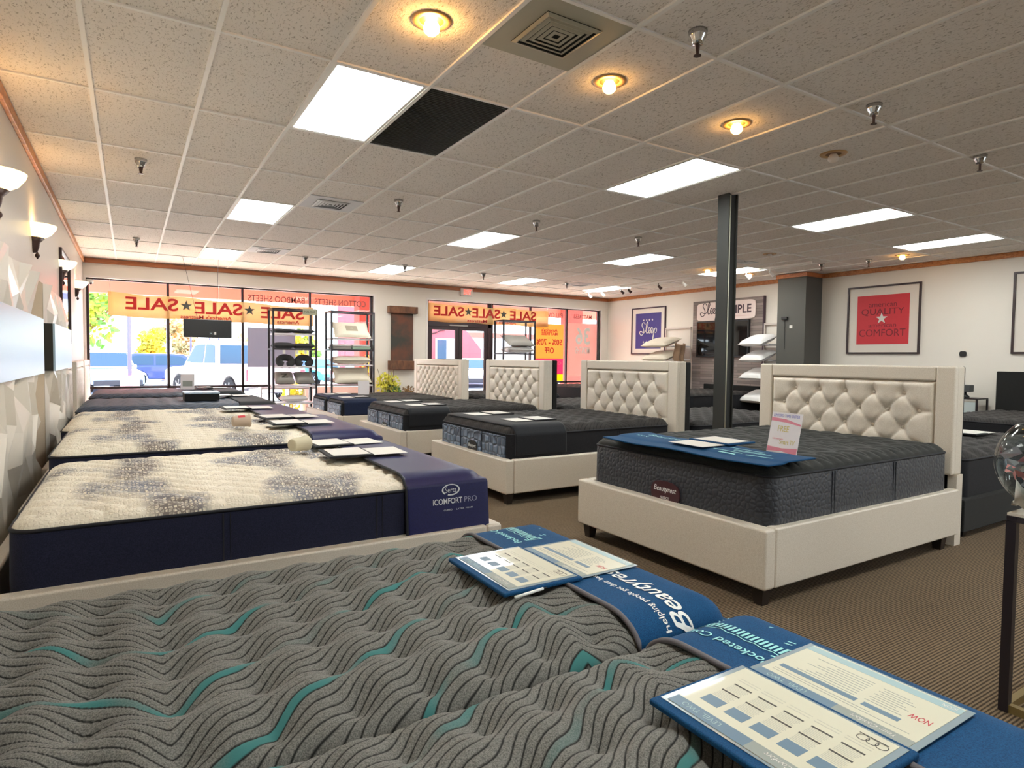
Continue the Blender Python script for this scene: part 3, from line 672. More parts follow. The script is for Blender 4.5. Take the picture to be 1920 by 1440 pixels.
# --- dark beds standing back to back behind them, feet to the right
dk = None; k = 0
for (y0, lab, ml) in ((2.12, 'black bed frame back to back with the nearest cream bed, right edge of the picture', 'grey-black ridged mattress behind the nearest tufted headboard, right edge of the picture'),
                      (4.76, 'black bed frame standing behind the steel post', 'black ridged mattress behind the steel post'),
                      (7.27, 'black bed frame back to back with the third cream bed', 'black ridged mattress seen between the second and third tufted headboards'),
                      (10.1, 'black bed frame back to back with the farthest cream bed', 'black ridged mattress just right of the farthest tufted headboard')):
    if dk is None:
        dk = frame(lab, (5.34, y0, 0), 0, 2.15, 1.6, .05, .30, black_fab, 'black upholstered beds', hb=dict(y0=0, y1=1.6, z0=.04, z1=1.31, x=-.03, thick=.11, m=black_fab, plain=True), legs=True)
        dm = mattress('mattress', ml, (5.42, y0+.05, 0), 0, ML, 1.5, .15, .585, .64, qw, wave_dark, side_blk, piping_blk, (.013, .011), 'mattresses behind the tufted headboards')
    else:
        dup(dk, (5.34, y0, 0), 0, lab); dup(dm, (5.42, y0+.05, 0), 0, ml)
# dup() keeps the mesh; the near side of these beds faces local y = 0
# --- far row of dark beds against the right wall, heads at the wall
for (y0, hh, lab, ml) in ((2.55, 1.22, 'dark bed with tall black headboard against the right wall, right edge of the picture', 'black mattress on the dark bed at the right wall, right edge of the picture'),
                          (5.0, .86, 'low dark bed against the right wall under the red poster', 'black mattress against the right wall under the red poster'),
                          (8.25, .80, 'low dark bed under the wall mounted television', 'black mattress lying under the wall mounted television'),
                          (11.3, .80, 'low dark bed in the right corner by the shop window', 'plum grey mattress in the right corner by the shop window')):
    e = frame(lab, (11.30, y0+1.6, 0), PI, 2.15, 1.6, .05, .30, black_fab, 'dark beds along the right wall', hb=dict(y0=0, y1=1.6, z0=.04, z1=hh, x=-.0, thick=.12, m=black_fab, plain=True))
    dup(dm, (11.26, y0+1.55, .05 if y0 > 3 else 0), PI, ml, 'mattresses along the right wall')

# covers and papers on the middle row (local frame of each mattress: head at 0, foot at L, aisle side of the camera at y = W)
F1 = cover_fn(ML, 1.51, .695, .755, lift=.022)
def F1b(s, t, off=0):
    s = np.asarray(s, float); t = np.asarray(t, float); x, y, z = F1(np.minimum(s, ML-.05), np.clip(t, .06, 1.43))
    return s, t, z+.004*np.sin(t*9)+off+.012
c = cover('mattress_cover', 'teal blue foot cover lying flat on the nearest black mattress', (4.99, 3.60, 0), PI, F1b, 1.70, 2.13, .22, 1.56, petrol, .008, edge=None)
n = 10
text_on(F1b, 'ICON', c, teal_print, (1.88, .36), .10, 0, rs=(0, 1), us=(-1, 0)); text_on(F1b, 'Beautyrest', c, teal_print, (1.80, .52), .34, 0, rs=(0, 1), us=(-1, 0), shear=.3)
b_ = []
for k, (s_, a, b2) in enumerate(((1.84, 1.12, 1.34), (1.87, 1.14, 1.40), (1.92, 1.03, 1.24), (1.79, 1.05, 1.30), (1.96, 1.10, 1.22), (1.94, 1.28, 1.46))): b_.append([(s_, a), (s_, b2), (s_+.012, b2), (s_+.012, a)])
patch_on(F1b, b_, c, teal_print)
for y1, mm, W_, zs, zc, lab, dr in ((6.27, m2, 1.50, .625, .70, 'charcoal foot cover draped over the second mattress of the middle row', .40), (8.80, m3, 1.50, .595, .67, 'charcoal foot cover draped over the third mattress of the middle row', .36)):
    F = cover_fn(ML, W_, zs, zc, .02, .02)
    cover('mattress_cover', lab, (4.99, y1, 0), PI, F, 1.42, 2.00, .02, W_+dr-.18, char_fab, group='charcoal foot covers')
for y1, lab in ((10.96, 'navy foot cover on the aisle side half of the farthest cream bed'), (11.97, 'navy foot cover on the window side half of the farthest cream bed')):
    F = cover_fn(ML, .95, .56, .615, .02, .016)
    cover('mattress_cover', lab, (4.99, y1, 0), PI, F, 1.45, 2.02, .0, .95+.22 if y1 < 11 else .95, fabric('dark_navy_cover', rgb(38, 48, 76), rgb(24, 32, 54), 300), group='navy foot covers')

def sheet(parent, x0, x1, y0, y1, z, kind, det):
    """one laminated page lying flat; reading direction +x, top at +y"""
    W, Hh = x1-x0, y1-y0
    sl = box('clear_sleeve', sleeve_m, parent, x0-.012, x1+.012, y0-.006, y1+.006, z, z+.0008) if det else None
    pg = box('paper_sheet', paper if det else paper_w, parent, x0, x1, y0, y1, z+.0008, z+.0018)
    if not det: return pg
    zz = z+.0020
    def R(name, m, rects):
        b = MB()
        for (u0, u1, v0, v1) in rects: b.box(x0+u0*W, x0+u1*W, y1-v1*Hh, y1-v0*Hh, zz-.0004, zz)
        return b.build(name, m, pg)
    R('header_band', ink_blue, [(.45, 1, 0, .13)]); R('header_band', ink_grey, [(0, .45, 0, .13)])
    if det > 1:
        text('LEVEL TWO', 'lettering', ink_pale, pg, (x0+.78*W, y1-.065*Hh, zz), (1, 0, 0), (0, 1, 0), .28*W, .055*Hh, .0003)
        text('Your Comfort', 'lettering', paper_w, pg, (x0+.22*W, y1-.07*Hh, zz), (1, 0, 0), (0, 1, 0), .26*W, .05*Hh, .0003, shear=.3)
    if kind == 1:
        im, bars, tx = [], [], []
        for k in range(5):
            u = .06+k*.178
            im.append((u, u+.13, .24, .37)); bars += [(u, u+.13, .51, .53), (u, u+.13, .67, .69)]
            for r in (.39, .41, .43, .45, .47, .49, .55, .57, .59, .61, .63, .65): tx.append((u+.005*(r*100 % 3), u+.125, r, r+.008))
            tx.append((u, u+.15, .76, .768)); tx.append((u, u+.15, .80, .806))
        R('picture', ink_blue, im); R('text_bar', ink_dark, bars); R('fine_print', ink_line, tx)
        if det > 1:
            for q in (-.025, .0, .025):
                MB().lathe([(.010, 0), (.0085, .0003)], (x0+.10*W+q*.6, y1-.88*Hh, zz), 18).build('logo_ring', ink_dark, pg)
            R('fine_print', ink_dark, [(.03, .19, .925, .935)])
    else:
        R('text_bar', ink_blue, [(.42, .95, .30, .37), (.16, .38, .30, .37)]); R('footer_band', ink_pale, [(0, 1, .87, .98)])
        tx = [(.06, .95, .20, .206), (.3, .95, .24, .246)]
        for k in range(9): tx.append((.18+.03*(k % 3), .40-.02*(k % 2), .42+k*.04, .428+k*.04)); tx.append((.46, .86-.05*(k % 4), .40+k*.045, .408+k*.045))
        R('fine_print', ink_grey, tx)
        if det > 1:
            text('NOW', 'lettering', ink_red, pg, (x0+.10*W, y1-.50*Hh, zz), (1, 0, 0), (0, 1, 0), .12*W, .085*Hh, .0003)
            text('ICON', 'lettering', paper_w, pg, (x0+.07*W, y1-.925*Hh, zz), (1, 0, 0), (0, 1, 0), .08*W, .05*Hh, .0003)
    return pg
def folder(lab, loc, rotz, m, det=0, second=True, w=.285, tilt=0, group='information folders on the beds'):
    t = thing('information_folder', lab, 'folder', loc, rotz, group)
    MB().box(-w/2-.022, w/2+.022, .0, .262, 0, .012).build('board', m, t, bevel=.005, seg=3)
    sheet(t, -w/2, w/2, .018, .235, .0125, 1, det)
    if second:
        sheet(t, -w/2+.0, w/2, -.215, -.006, .003, 2, det)
    return t
PR, PL = -PI/2, PI/2
folder('blue folder with two white sheets on the nearest black mattress', (3.20, 2.73, .795), PR, petrol)
for a in ((3.36, 5.15, .722, 'black folder with a curled white sheet on the second mattress of the middle row', 1), (3.30, 5.86, .722, 'black folder at the far side of the second mattress of the middle row', 1), (3.35, 7.66, .692, 'folder on the near side of the third mattress of the middle row', 1),
          (3.32, 8.4, .692, 'folder on the far side of the third mattress of the middle row', 1), (3.25, 10.45, .634, 'folder with pale sheets on the aisle half of the farthest cream bed', 1), (3.25, 11.45, .634, 'folder with pale sheets on the window half of the farthest cream bed', 1)):
    folder(a[3], a[:3], PR, char_fab)
folder('folder with a white sheet on the black mattress at the right edge of the picture', (6.95, 2.75, .662), PL, char_fab)
# acrylic price sign standing on the nearest black mattress
t = thing('price_sign', 'white and pink acrylic offer sign standing on the nearest black mattress', 'sign', (3.37, 2.32, .757), -PI/2-.1)
Mt = Matrix.Rotation(-.20, 4, 'X')
MB().box(-.11, .11, 0, .003, .0, .265, Mt).build('acrylic_stand', mat('sign_face', rgb(236, 232, 236), .25), t)
MB().box(-.11, .11, .0, .09, .0, .003).build('stand_foot', mat('acrylic', rgb(225, 225, 225), .1), t)
def signtxt(s, m, u, v, w, h, nm='lettering'):
    return text(s, nm, m, t, Mt @ Vector((u, -.0012, v)), (1, 0, 0), Mt.to_3x3() @ Vector((0, 0, 1)), w, h, .0006)
lav = mat('print_lavender', rgb(150, 150, 214), .5); pk = mat('print_rose', rgb(226, 140, 160), .5); gold = mat('print_gold', rgb(206, 190, 104), .5)
signtxt('LIMITED TIME OFFER', lav, 0, .245, .19, .018); signtxt('FREE', gold, -.01, .165, .08, .035); signtxt('Smart TV', gold, .03, .085, .11, .028); signtxt('with purchase', pk, -.04, .10, .08, .014)
MB().add([tuple(Mt @ Vector(p)) for p in ((-.108, -.0008, .21), (.0, -.0008, .205), (.108, -.0008, .19), (.108, -.0008, .20), (.0, -.0008, .225), (-.108, -.0008, .232))], [(0, 1, 4, 5), (1, 2, 3, 4)]).build('printed_wave', pk, t)
MB().add([tuple(Mt @ Vector(p)) for p in ((-.108, -.0008, .02), (.0, -.0008, .028), (.108, -.0008, .01), (.108, -.0008, .055), (.0, -.0008, .045), (-.108, -.0008, .05))], [(0, 1, 4, 5), (1, 2, 3, 4)]).build('printed_wave', pk, t)

# ------------------------------------------------------------------ left row of beds, heads against the left wall
q_k = puff_quilt(.15, .075, .022, .22)
LX = -.44
knl = 'left row mattresses'
mL1 = mattress('mattress', 'cream knit mattress with navy side, nearest in the left row', (-.40, 2.93, 0), 0, ML, 1.50, .26, .65, .70, q_k, knit, navy_side, piping_blk, (.009, .007), knl)
mL2 = dup(mL1, (-.42, 4.52, .055), 0, 'cream knit mattress with navy side, second in the left row'); mL3 = dup(mL1, (-.48, 6.06, .045), 0, 'cream knit mattress with navy side, third in the left row')
qb = wave_quilt(.04, .18, .17, .07, .0, .5, .05, .5, .8, .022)
mL4 = mattress('mattress', 'slate blue topped mattress with black side, fourth in the left row, dark box on it', (-.50, 7.93, 0), 0, ML, 1.50, .26, .70, .76, qb, wave_blue, side_blk, piping_blk, (.013, .011), knl)
mL5 = dup(mL4, (-.50, 10.42, 0), 0, 'slate blue topped mattress farthest in the left row, against the shop window')
fl = frame('cream platform bed frame nearest in the left row', (-.47, 2.865, 0), 0, 2.19, 1.63, .12, .43, linen, 'cream platform beds of the left row')
box('head_rail', linen, fl, -.06, .0, .0, 1.63, .12, .43, bevel=.012)
for x, y, l in ((-.50, 4.46, 'cream platform bed frame second in the left row'), (-.54, 6.0, 'cream platform bed frame third in the left row'), (-.58, 7.87, 'cream platform bed frame fourth in the left row'), (-.58, 10.36, 'cream platform bed frame farthest in the left row')):
    dup(fl, (x, y, 0), 0, l)
# upholstered headboards on the wall by the far beds
for y0, l in ((7.98, 'pale tufted headboard at the head of the fourth left bed'), (10.15, 'pale tufted headboard at the head of the farthest left bed'), (11.85, 'pale tufted headboard in the corner by the shop window')):
    t = thing('wall_headboard', l, 'headboard', (-.625, y0, 0), 0, 'tufted headboards along the left wall')
    headboard(t, 0, 1.45, .1, 1.22, -.0, .07, linen, nb=6, rows=6, fw=.10)
    box('headboard_post', leg_dark, t, -.065, -.04, .1, .16, 0, .1); box('headboard_post', leg_dark, t, -.065, -.04, 1.28, 1.34, 0, .1)
# covers
FL = cover_fn(ML, 1.50, .65, .70, .10, .026)
c = cover('mattress_cover', 'navy foot cover with white lettering, nearest in the left row', (-.40, 2.93, 0), 0, FL, 1.58, 2.065, -.275, 1.48, navy, group='navy foot covers of the left row', edge=piping_blk, n=(30, 110))
silver = mat('silver_print', rgb(214, 216, 222), .4); silver_d = mat('silver_print_thin', rgb(150, 152, 176), .4)
text_on(FL, 'Serta', c, silver, (1.83, -.055), .066, 0, rs=(1, 0), us=(0, 1), h=.028)
ov = [(1.83+.052*math.cos(a), -.055+.030*math.sin(a)) for a in [2*PI*i/32 for i in range(32)]]; ov2 = [(1.83+.044*math.cos(a), -.054+.024*math.sin(a)) for a in [2*PI*i/32 for i in range(32)]]
patch_on(FL, [[ov[i], ov[(i+1) % 32], ov2[(i+1) % 32], ov2[i]] for i in range(32) if i not in (20, 21)], c, silver, 'logo_ring', .0022)
text_on(FL, 'iCOMFORT', c, silver, (1.81, -.112), .17, 0, rs=(1, 0), us=(0, 1), bold=.012, h=.030); text_on(FL, 'PRO', c, silver_d, (1.945, -.112), .075, 0, rs=(1, 0), us=(0, 1), h=.028)
text_on(FL, 'CURED  ·  LATEX  FOAM', c, silver, (1.87, -.158), .17, 0, rs=(1, 0), us=(0, 1), h=.008)
for x, y, z, l in ((-.42, 4.52, .055, 'navy foot cover on the second bed of the left row'), (-.48, 6.06, .045, 'navy foot cover on the third bed of the left row')):
    cover('mattress_cover', l, (x, y, z), 0, FL, 1.52, 2.065, -.275, 1.48, navy, group='navy foot covers of the left row', edge=piping_blk, n=(24, 60))
FL4 = cover_fn(ML, 1.50, .70, .76, .05, .018)
for x, y, l in ((-.50, 7.93, 'blue-black foot cover on the fourth bed of the left row'), (-.50, 10.42, 'blue-black foot cover on the farthest bed of the left row')):
    cover('mattress_cover', l, (x, y, 0), 0, FL4, 1.60, 2.05, -.15, 1.48, char_fab, group='blue-black foot covers of the left row', n=(24, 50))
for a in ((1.24, 3.70, .740, PL-.05, 'black edged folder with two sheets on the nearest navy foot cover'), (1.28, 4.27, .728, PL+.06, 'black folder with one long sheet at the far side of the nearest left mattress'),
          (1.18, 5.10, .796, PL, 'black edged folder with pink sheet on the second left mattress'), (1.2, 5.70, .79, PL+.1, 'black folder with a round mark at the far side of the second left mattress'), (1.05, 6.9, .784, PL, 'folder with pale blue sheets on the third left navy cover'),
          (1.15, 9.0, .79, PL, 'folder with pale blue sheets on the fourth left mattress'), (1.15, 11.3, .79, PL, 'folder with pale blue sheets on the farthest left mattress')):
    folder(a[4], a[:3], a[3], char_fab)
# foam sample rolls / cups
def roll(lab, loc, rz, m, band=None):
    t = thing('sample_cup', lab, 'cup', loc, rz)
    MB().lathe([(0, 0), (.036, 0), (.040, .006), (.046, .115), (.050, .118), (.050, .126), (.044, .127), (.040, .02), (0, .02)], n=28).build('cup_body', m, t, smooth=True)
    for o in t.children: o.rotation_euler = (PI/2, 0, PI/2)
    if band:
        b = MB().lathe([(.0415, .035), (.0455, .085)], n=28, a0=.3, a1=2.4).build('printed_band', band, t, smooth=True); b.rotation_euler = (PI/2, 0, PI/2)
    return t
roll('cream foam cup lying on its side on the nearest left mattress', (.86, 4.02, .768), .55, mat('foam_cream', rgb(214, 206, 178), .8))
roll('paper cup with red print lying on its side on the second left mattress', (.66, 5.12, .825), .1, mat('cup_tan', rgb(200, 180, 160), .7), red_m)
# dark box with pale lid on the fourth left bed
t = thing('storage_box', 'black box with a pale lid standing on the fourth left mattress', 'box', (.74, 8.5, .772), 0)
box('box_body', black_fab, t, -.19, .19, -.16, .16, 0, .085, .004); box('box_lid', mat('lid_pale', rgb(190, 205, 220), .25), t, -.195, .195, -.165, .165, .085, .105, .004)
# small acrylic sign on the farthest left bed
t = thing('price_sign', 'small tilted acrylic sign standing on the farthest left mattress', 'sign', (.78, 11.2, .772), -.15)
Ms = Matrix.Rotation(-.15, 4, 'X'); MB().box(-.1, .1, 0, .003, 0, .25, Ms).build('acrylic_stand', MATS['sign_face'], t); MB().box(-.1, .1, 0, .08, 0, .003).build('stand_foot', MATS['acrylic'], t)
MB().box(-.07, .07, -.001, 0, .05, .14, Ms).build('print', ink_grey, t)
t = thing('price_sign', 'small pale acrylic sign on the farthest cream bed of the middle row', 'sign', (3.62, 11.0, .64), -.3)
MB().box(-.1, .1, 0, .003, 0, .25, Ms).build('acrylic_stand', MATS['sign_face'], t); MB().box(-.1, .1, 0, .08, 0, .003).build('stand_foot', MATS['acrylic'], t)

# --- foreground split bed: two narrow grey mattresses side by side, heads at the left wall
F0L, F0W = 2.01, .963
qA = wave_quilt(.0232, .1455, .1435, .69, .353, .83, .67, .62, 1.0, .031, 11.6)
qB = wave_quilt(.0232, .1455, .1435, 1.15, .848, .83, .67, .62, 1.0, .031, 4.3)
mA = mattress('mattress', 'grey channel quilted mattress with teal stripes, far half of the foreground split bed', (-.62, 1.067, 0), 0, F0L, F0W, .32, .60, .685, qA, wave_grey, side_char, piping_grey, (.0065, .0042), 'foreground split bed mattresses')
mB = mattress('mattress', 'grey channel quilted mattress with teal stripes, near half of the foreground split bed', (-.62, .092, 0), 0, F0L, F0W, .32, .60, .685, qB, wave_grey, side_char, piping_grey, (.0065, .0042), 'foreground split bed mattresses')
fb = frame('charcoal base under the foreground split bed', (-.66, .07, 0), 0, 2.04, 1.98, .12, .315, black_fab, None, name='upholstered_bed')
F0 = cover_fn(F0L, F0W, .60, .685, 0, .014)
for y0, l, folders in ((1.067, 'petrol blue foot cover with white lettering on the far half of the foreground bed', 0), (.092, 'petrol blue foot cover with pale lettering on the near half of the foreground bed', 1)):
    c = cover('mattress_cover', l, (-.62, y0, 0), 0, F0, 1.655, 2.20, .0, F0W, petrol, .006, n=(60, 90), group='petrol foot covers of the foreground bed', edge=piping_grey)
    fe = []
    a = np.linspace(1.655, 2.2, 30)
    for tt in (.002, F0W-.002):
        e = F0(a, np.full_like(a, tt), 0); MB().path([tuple(float(q[i]) for q in e) for i in range(len(a))], .005, 6).build('piping', piping_grey, c, smooth=True)
    text_on(F0, 'Pocketed Coil', c, teal_print, (1.745, .80), .215, 0, bold=.01)
    # little mattress drawing with coils
    pr = [[(1.78, .70), (1.78, .93), (1.786, .93), (1.786, .70)], [(1.835, .70), (1.835, .93), (1.841, .93), (1.841, .70)], [(1.78, .70), (1.841, .69), (1.841, .696), (1.78, .706)], [(1.78, .93), (1.841, .93), (1.841, .936), (1.78, .936)]]
    for k in range(18): yy = .708+k*.0122; pr += [[(1.803, yy), (1.803, yy+.007), (1.833, yy+.007), (1.833, yy)]]
    for k in range(10): yy = .70+k*.023; pr += [[(1.79+.006*(k % 2), yy), (1.79+.006*((k+1) % 2), yy+.023), (1.793+.006*((k+1) % 2), yy+.023), (1.793+.006*(k % 2), yy)]]
    for r in (1.86, 1.874): pr += [[(r, .72), (r, .92), (r+.004, .92), (r+.004, .72)]]
    pr += [[(1.905, .80), (1.905, .93), (1.911, .93), (1.911, .80)]]
    patch_on(F0, pr, c, teal_print)
    text_on(F0, 'Beautyrest', c, white_paint, (1.825, .175 if not folders else .14), .36 if not folders else .26, 0, shear=.35, bold=.012, h=.075 if not folders else .06)
    text_on(F0, 'helping people get their best rest', c, white_paint, (1.762, .19 if not folders else .13), .36 if not folders else .24, 0, bold=.008)
folder('blue folder with laminated price sheets on the near half of the foreground bed', (1.06, .635, .701), PL, petrol, det=2, w=.292)
folder('blue folder with laminated sheets on the far half of the foreground bed', (1.088, 1.53, .701), PL, petrol, det=2, w=.292)
t = thing('pen', 'thin white pen beside the folder on the far half of the foreground bed', 'pen', (.85, 1.345, .705), .15)
MB().tube((0, 0, 0), (.1, 0, 0), .004, 8).build('pen_body', white_paint, t, smooth=True); MB().tube((.1, 0, 0), (.115, 0, 0), .003, 8, .001).build('pen_tip', dark_plastic, t)

# ------------------------------------------------------------------ faceted wall relief
wp_m = mat('relief_white', rgb(226, 218, 206), .30, spec=.6); bb_m = fabric('backing_tan', rgb(196, 178, 152), rgb(180, 162, 138), 200)
def relief(lab, y0, y1, z0, z1, seed, name='wall_relief_panel'):
    rnd = random.Random(seed); t = thing(name, lab, 'wall panel', (XL, 0, 0), 0, 'faceted relief wall panels')
    box('backing_board', bb_m, t, 0, .035, y0, y1, z0, z1)
    cw, ch = .15, .26; ny, nz = int((y1-y0)/cw), int((z1-z0)/ch); P = {}
    for j in range(nz+1):
        for i in range(ny+2):
            y = y0+(i-(.5 if j % 2 else 0))*cw; z = z1-j*(z1-z0)/nz
            if 0 < j < nz: z += rnd.uniform(-.07, .07)
            if 0 < i < ny: y += rnd.uniform(-.03, .03)
            y = min(max(y, y0), y1); e = (i in (0, ny+1)) or j in (0, nz)
            P[i, j] = (.036+(0 if e and rnd.random() < .7 else rnd.choice((0, 0, .02, .06, .078))), y, z)
    v = []; f = []
    for j in range(nz):
        for i in range(ny+1):
            a, b, c_, d_ = P[i, j], P[i+1, j], P[i, j+1], P[i+1, j+1]
            tr = ((a, b, d_), (a, d_, c_)) if j % 2 else ((a, b, c_), (b, d_, c_))
            for q in tr:
                k = len(v); v += list(q); f.append((k, k+1, k+2))
    m = MB().add(v, f).build('faceted_relief', wp_m, t); return t
relief('white faceted relief panel cut by the left edge of the picture', 2.6, 6.12, .05, 1.96, 3)
relief('white faceted relief panel farther along the left wall', 7.0, 8.74, .05, 1.96, 11)
box('wall_board', bb_m, None, XL, XL+.034, 6.125, 6.995, .05, 1.96, label='flat tan board on the left wall between two faceted relief panels', cat='wall board')
gl_m = mat('gloss_white_sky_tint', rgb(178, 208, 234), .3)  # white gloss, the bluish window reflection is mixed into the base colour
for (a, b, l) in ((3.2, 6.10, 'glossy white shelf box across the nearer faceted panel, left edge of the picture'), (6.96, 8.80, 'glossy white shelf box across the farther faceted panel, dark end visible')):
    t = thing('gloss_wall_box', l, 'wall box', (XL, 0, 0))
    box('gloss_front', gl_m, t, .105, .122, a, b, 1.17, 1.60, .002); box('box_core', charcoal_paint, t, .0, .105, a, b, 1.17, 1.60)
# tall mirror in a dark frame
t = thing('wall_mirror', 'tall mirror in a thin dark frame on the left wall between two sconces', 'mirror', (XL, 9.65, 2.02))
MB().box(0, .03, -.62, -.59, -.56, .56).box(0, .03, .59, .62, -.56, .56).box(0, .03, -.59, .59, -.56, -.53).box(0, .03, -.59, .59, .53, .56).build('mirror_frame', mull_m, t)
box('mirror_glass', mat('mirror', rgb(225, 225, 225), .03, 1), t, .002, .012, -.59, .59, -.53, .53)

# ------------------------------------------------------------------ front wall: plaque, banners, posters, racks
slate_rust = mat('slate_rust', rgb(112, 72, 52), .6); t_ = NT(slate_rust); a_ = t_.n('ShaderNodeTexNoise'); a_.inputs['Scale'].default_value = 1.6; a_.inputs['Detail'].default_value = 7; t_.l(t_.coords(), a_.inputs[0])
t_.l(t_.ramp(a_.outputs[0], [(.46, rgb(58, 58, 52)), (.66, rgb(124, 70, 46))]), t_.b.inputs['Base Color'])
plk = wood('plaque_wood', rgb(126, 82, 52), rgb(92, 58, 38), (2, 2, 1))
t = thing('wall_plaque', 'tall brown slate plaque with wooden ledges on the wall between window and entrance', 'wall plaque', (5.31, YF, 0))
box('slate_panel', slate_rust, t, -.26, .26, -.06, 0, 1.20, 2.36, .004); box('ledge', plk, t, -.345, .345, -.15, 0, 2.33, 2.49, .008); box('ledge', plk, t, -.33, .33, -.13, 0, 1.05, 1.25, .008)
t = thing('water_tray', None, None) if False else None
# sale banners hung inside the glass, read from outside
ban = translucent('banner_yellow', rgb(236, 208, 150), .4, .12); ban_red = translucent('banner_red', rgb(214, 84, 84), .5); ban_grey = translucent('banner_grey', rgb(110, 116, 112), .4)
OUT = (-1, 0, 0); UP = (0, 0, 1)
def banner(lab, x0, x1, zt0, zt1, zb0, zb1, yb, items, sub):
    t = thing('sale_banner', lab, 'banner', (0, yb, 0), 0)
    n = 40; X = np.linspace(x0, x1, n); s = (X-x0)/(x1-x0); sag = .03*np.sin(PI*s*3)**2
    XX = np.stack([X, X], 1); ZZ = np.stack([zt0+(zt1-zt0)*s-sag, zb0+(zb1-zb0)*s-sag*.7], 1); YY = np.zeros_like(XX)+.004*np.sin(14*s)[:, None]
    gridmesh('banner_cloth', XX, YY, ZZ, ban, t, thick=.002)
    for xx_ in (x0+.03, (x0+x1)/2, x1-.03): MB().tube((xx_, 0, WH-.005), (xx_, 0, zt0+(zt1-zt0)*(xx_-x0)/(x1-x0)-.04), .003, 6).build('hanging_cord', paper_w, t)
    for (kind, u, w) in items:
        zc = zt0+(zt1-zt0)*u-.5*(zt0-zb0)+.06; xc = x0+(x1-x0)*u
        if kind == 'S': text('SALE', 'lettering', ban_red, t, (xc, .0, zc-.02), OUT, (-.04*0, 0, 1), w, .235, .016, bold=.02).modifiers['solid'].offset = 0
        else: 
            o = star((xc, -.009, zc-.01), (1, 0, 0), UP, .105, 'star', ban_grey, t, -.018)
    for (s_, u, w) in sub:
        text(s_, 'lettering', ban_red, t, (x0+(x1-x0)*u, 0, zb0+(zb1-zb0)*u+.055), OUT, UP, w, .075, .016, bold=.01).modifiers['solid'].offset = 0
banner('long yellow SALE banner with red letters and stars, left shop window', -.33, 3.33, 2.47, 2.37, 2.04, 1.97, YF+.036, (('S', .19, .86), ('*', .345, 0), ('S', .50, .86), ('*', .655, 0), ('S', .83, .86)), (("America's Mattress", .44, .9), ("Americas", .86, .45)))
banner('long yellow SALE banner over the entrance doors', 5.98, 9.45, 2.63, 2.60, 2.20, 2.18, YF+.036, (('S', .16, .80), ('*', .31, 0), ('S', .455, .80), ('*', .60, 0), ('S', .77, .80)), (("Mattress", .38, .55), ("America's", .62, .6)))
def wtext(s, x, z, w, h, m, lab):
    o = text(s, 'window_lettering', m, None, (x, YF+.062, z), OUT, UP, w, h, .003, bold=.01); o.modifiers['solid'].offset = 0
    setp(o, lab, 'window lettering')
vin = mat('vinyl_tan', rgb(104, 80, 76), .6); vin_w = mat('vinyl_cream', rgb(225, 200, 180), .6)
wtext('BAMBOO SHEETS', 2.60, 2.50, 1.12, .13, vin, 'faded reversed letters for bamboo sheets at the top of the left window'); wtext('COTTON SHEETS', 3.93, 2.50, 1.12, .13, vin, 'faded reversed letters for cotton sheets at the top of the left window')
wtext('PILLOWS', 9.62, 2.50, .62, .13, vin, 'reversed letters for pillows at the top of the right window'); wtext('MATTRESS', 10.62, 2.50, .62, .11, vin, 'reversed mattress letters above the pink 36 poster')
# window posters
t = thing('window_poster', 'yellow, pink and bright yellow sale poster in the window right of the entrance', 'poster', (9.52, YF+.0795, 0))
box('poster_sheet', translucent('poster_orange', rgb(248, 200, 110), .4), t, -.46, .46, -.004, 0, 1.34, 2.26); box('poster_sheet', translucent('poster_pink', rgb(244, 96, 150), .5), t, -.46, .46, -.004, 0, .92, 1.34); box('poster_sheet', translucent('poster_yellow', rgb(250, 240, 40), .5), t, -.46, .46, -.004, 0, .74, .92)
for s, z, w, h, m in (("America's", 2.10, .52, .09, ban_red), ('MATTRESS', 2.0, .52, .08, ban_red), ('50% - 70%', 1.78, .84, .16, ban_red), ('OFF', 1.56, .30, .16, ban_red), ('CLEARANCE', 1.22, .8, .08, MATS['print_rose']), ('$', 1.04, .10, .14, paper_w)):
    text(s, 'lettering', m, t, (0, -.004, z), OUT, UP, w, h, .006, bold=.02).modifiers['solid'].offset = 0
t = thing('window_poster', 'pale pink poster with big white 36 in the right shop window', 'poster', (10.64, YF+.0795, 0))
box('poster_sheet', translucent('poster_blush', rgb(222, 180, 172), .4, .1), t, -.5, .5, -.004, 0, .88, 2.32)
text('36', 'lettering', paper_w, t, (0, -.004, 1.97), OUT, UP, .5, .48, .006, bold=.02).modifiers['solid'].offset = 0
text('MONTHS', 'lettering', paper_w, t, (0, -.004, 1.58), OUT, UP, .5, .2, .006, bold=.02).modifiers['solid'].offset = 0
t = thing('window_poster', 'plain lavender and white panel standing in the left shop window behind the first rack', 'poster', (2.5, YF+.0795, 0))
box('poster_sheet', translucent('poster_lavender', rgb(176, 178, 196), .3), t, -.47, .47, -.004, 0, 1.10, 1.90); box('poster_sheet', translucent('poster_white', rgb(226, 230, 246), .5), t, -.47, .47, -.004, 0, .74, 1.10)
# screen hung from two wires in the left window
t = thing('hanging_screen', 'black flat screen hanging from thin wires in front of the left shop window', 'screen', (1.19, 12.3, 1.80))
box('screen_body', dark_plastic, t, -.39, .39, -.03, .03, -.16, .165, .012); box('socket_plate', mat('socket_grey', rgb(60, 60, 62), .5), t, .02, .14, -.034, -.03, -.11, -.05); box('sticker', paper_w, t, .10, .13, -.036, -.034, -.105, -.055); box('sticker', ink_pale, t, .04, .055, -.036, -.034, -.09, -.075)
for x in (-.16, .14): MB().tube((x, 0, .16), (x*1.9-.08, .05, H-1.80-.003), .003, 6).build('hanging_wire', black_metal, t)
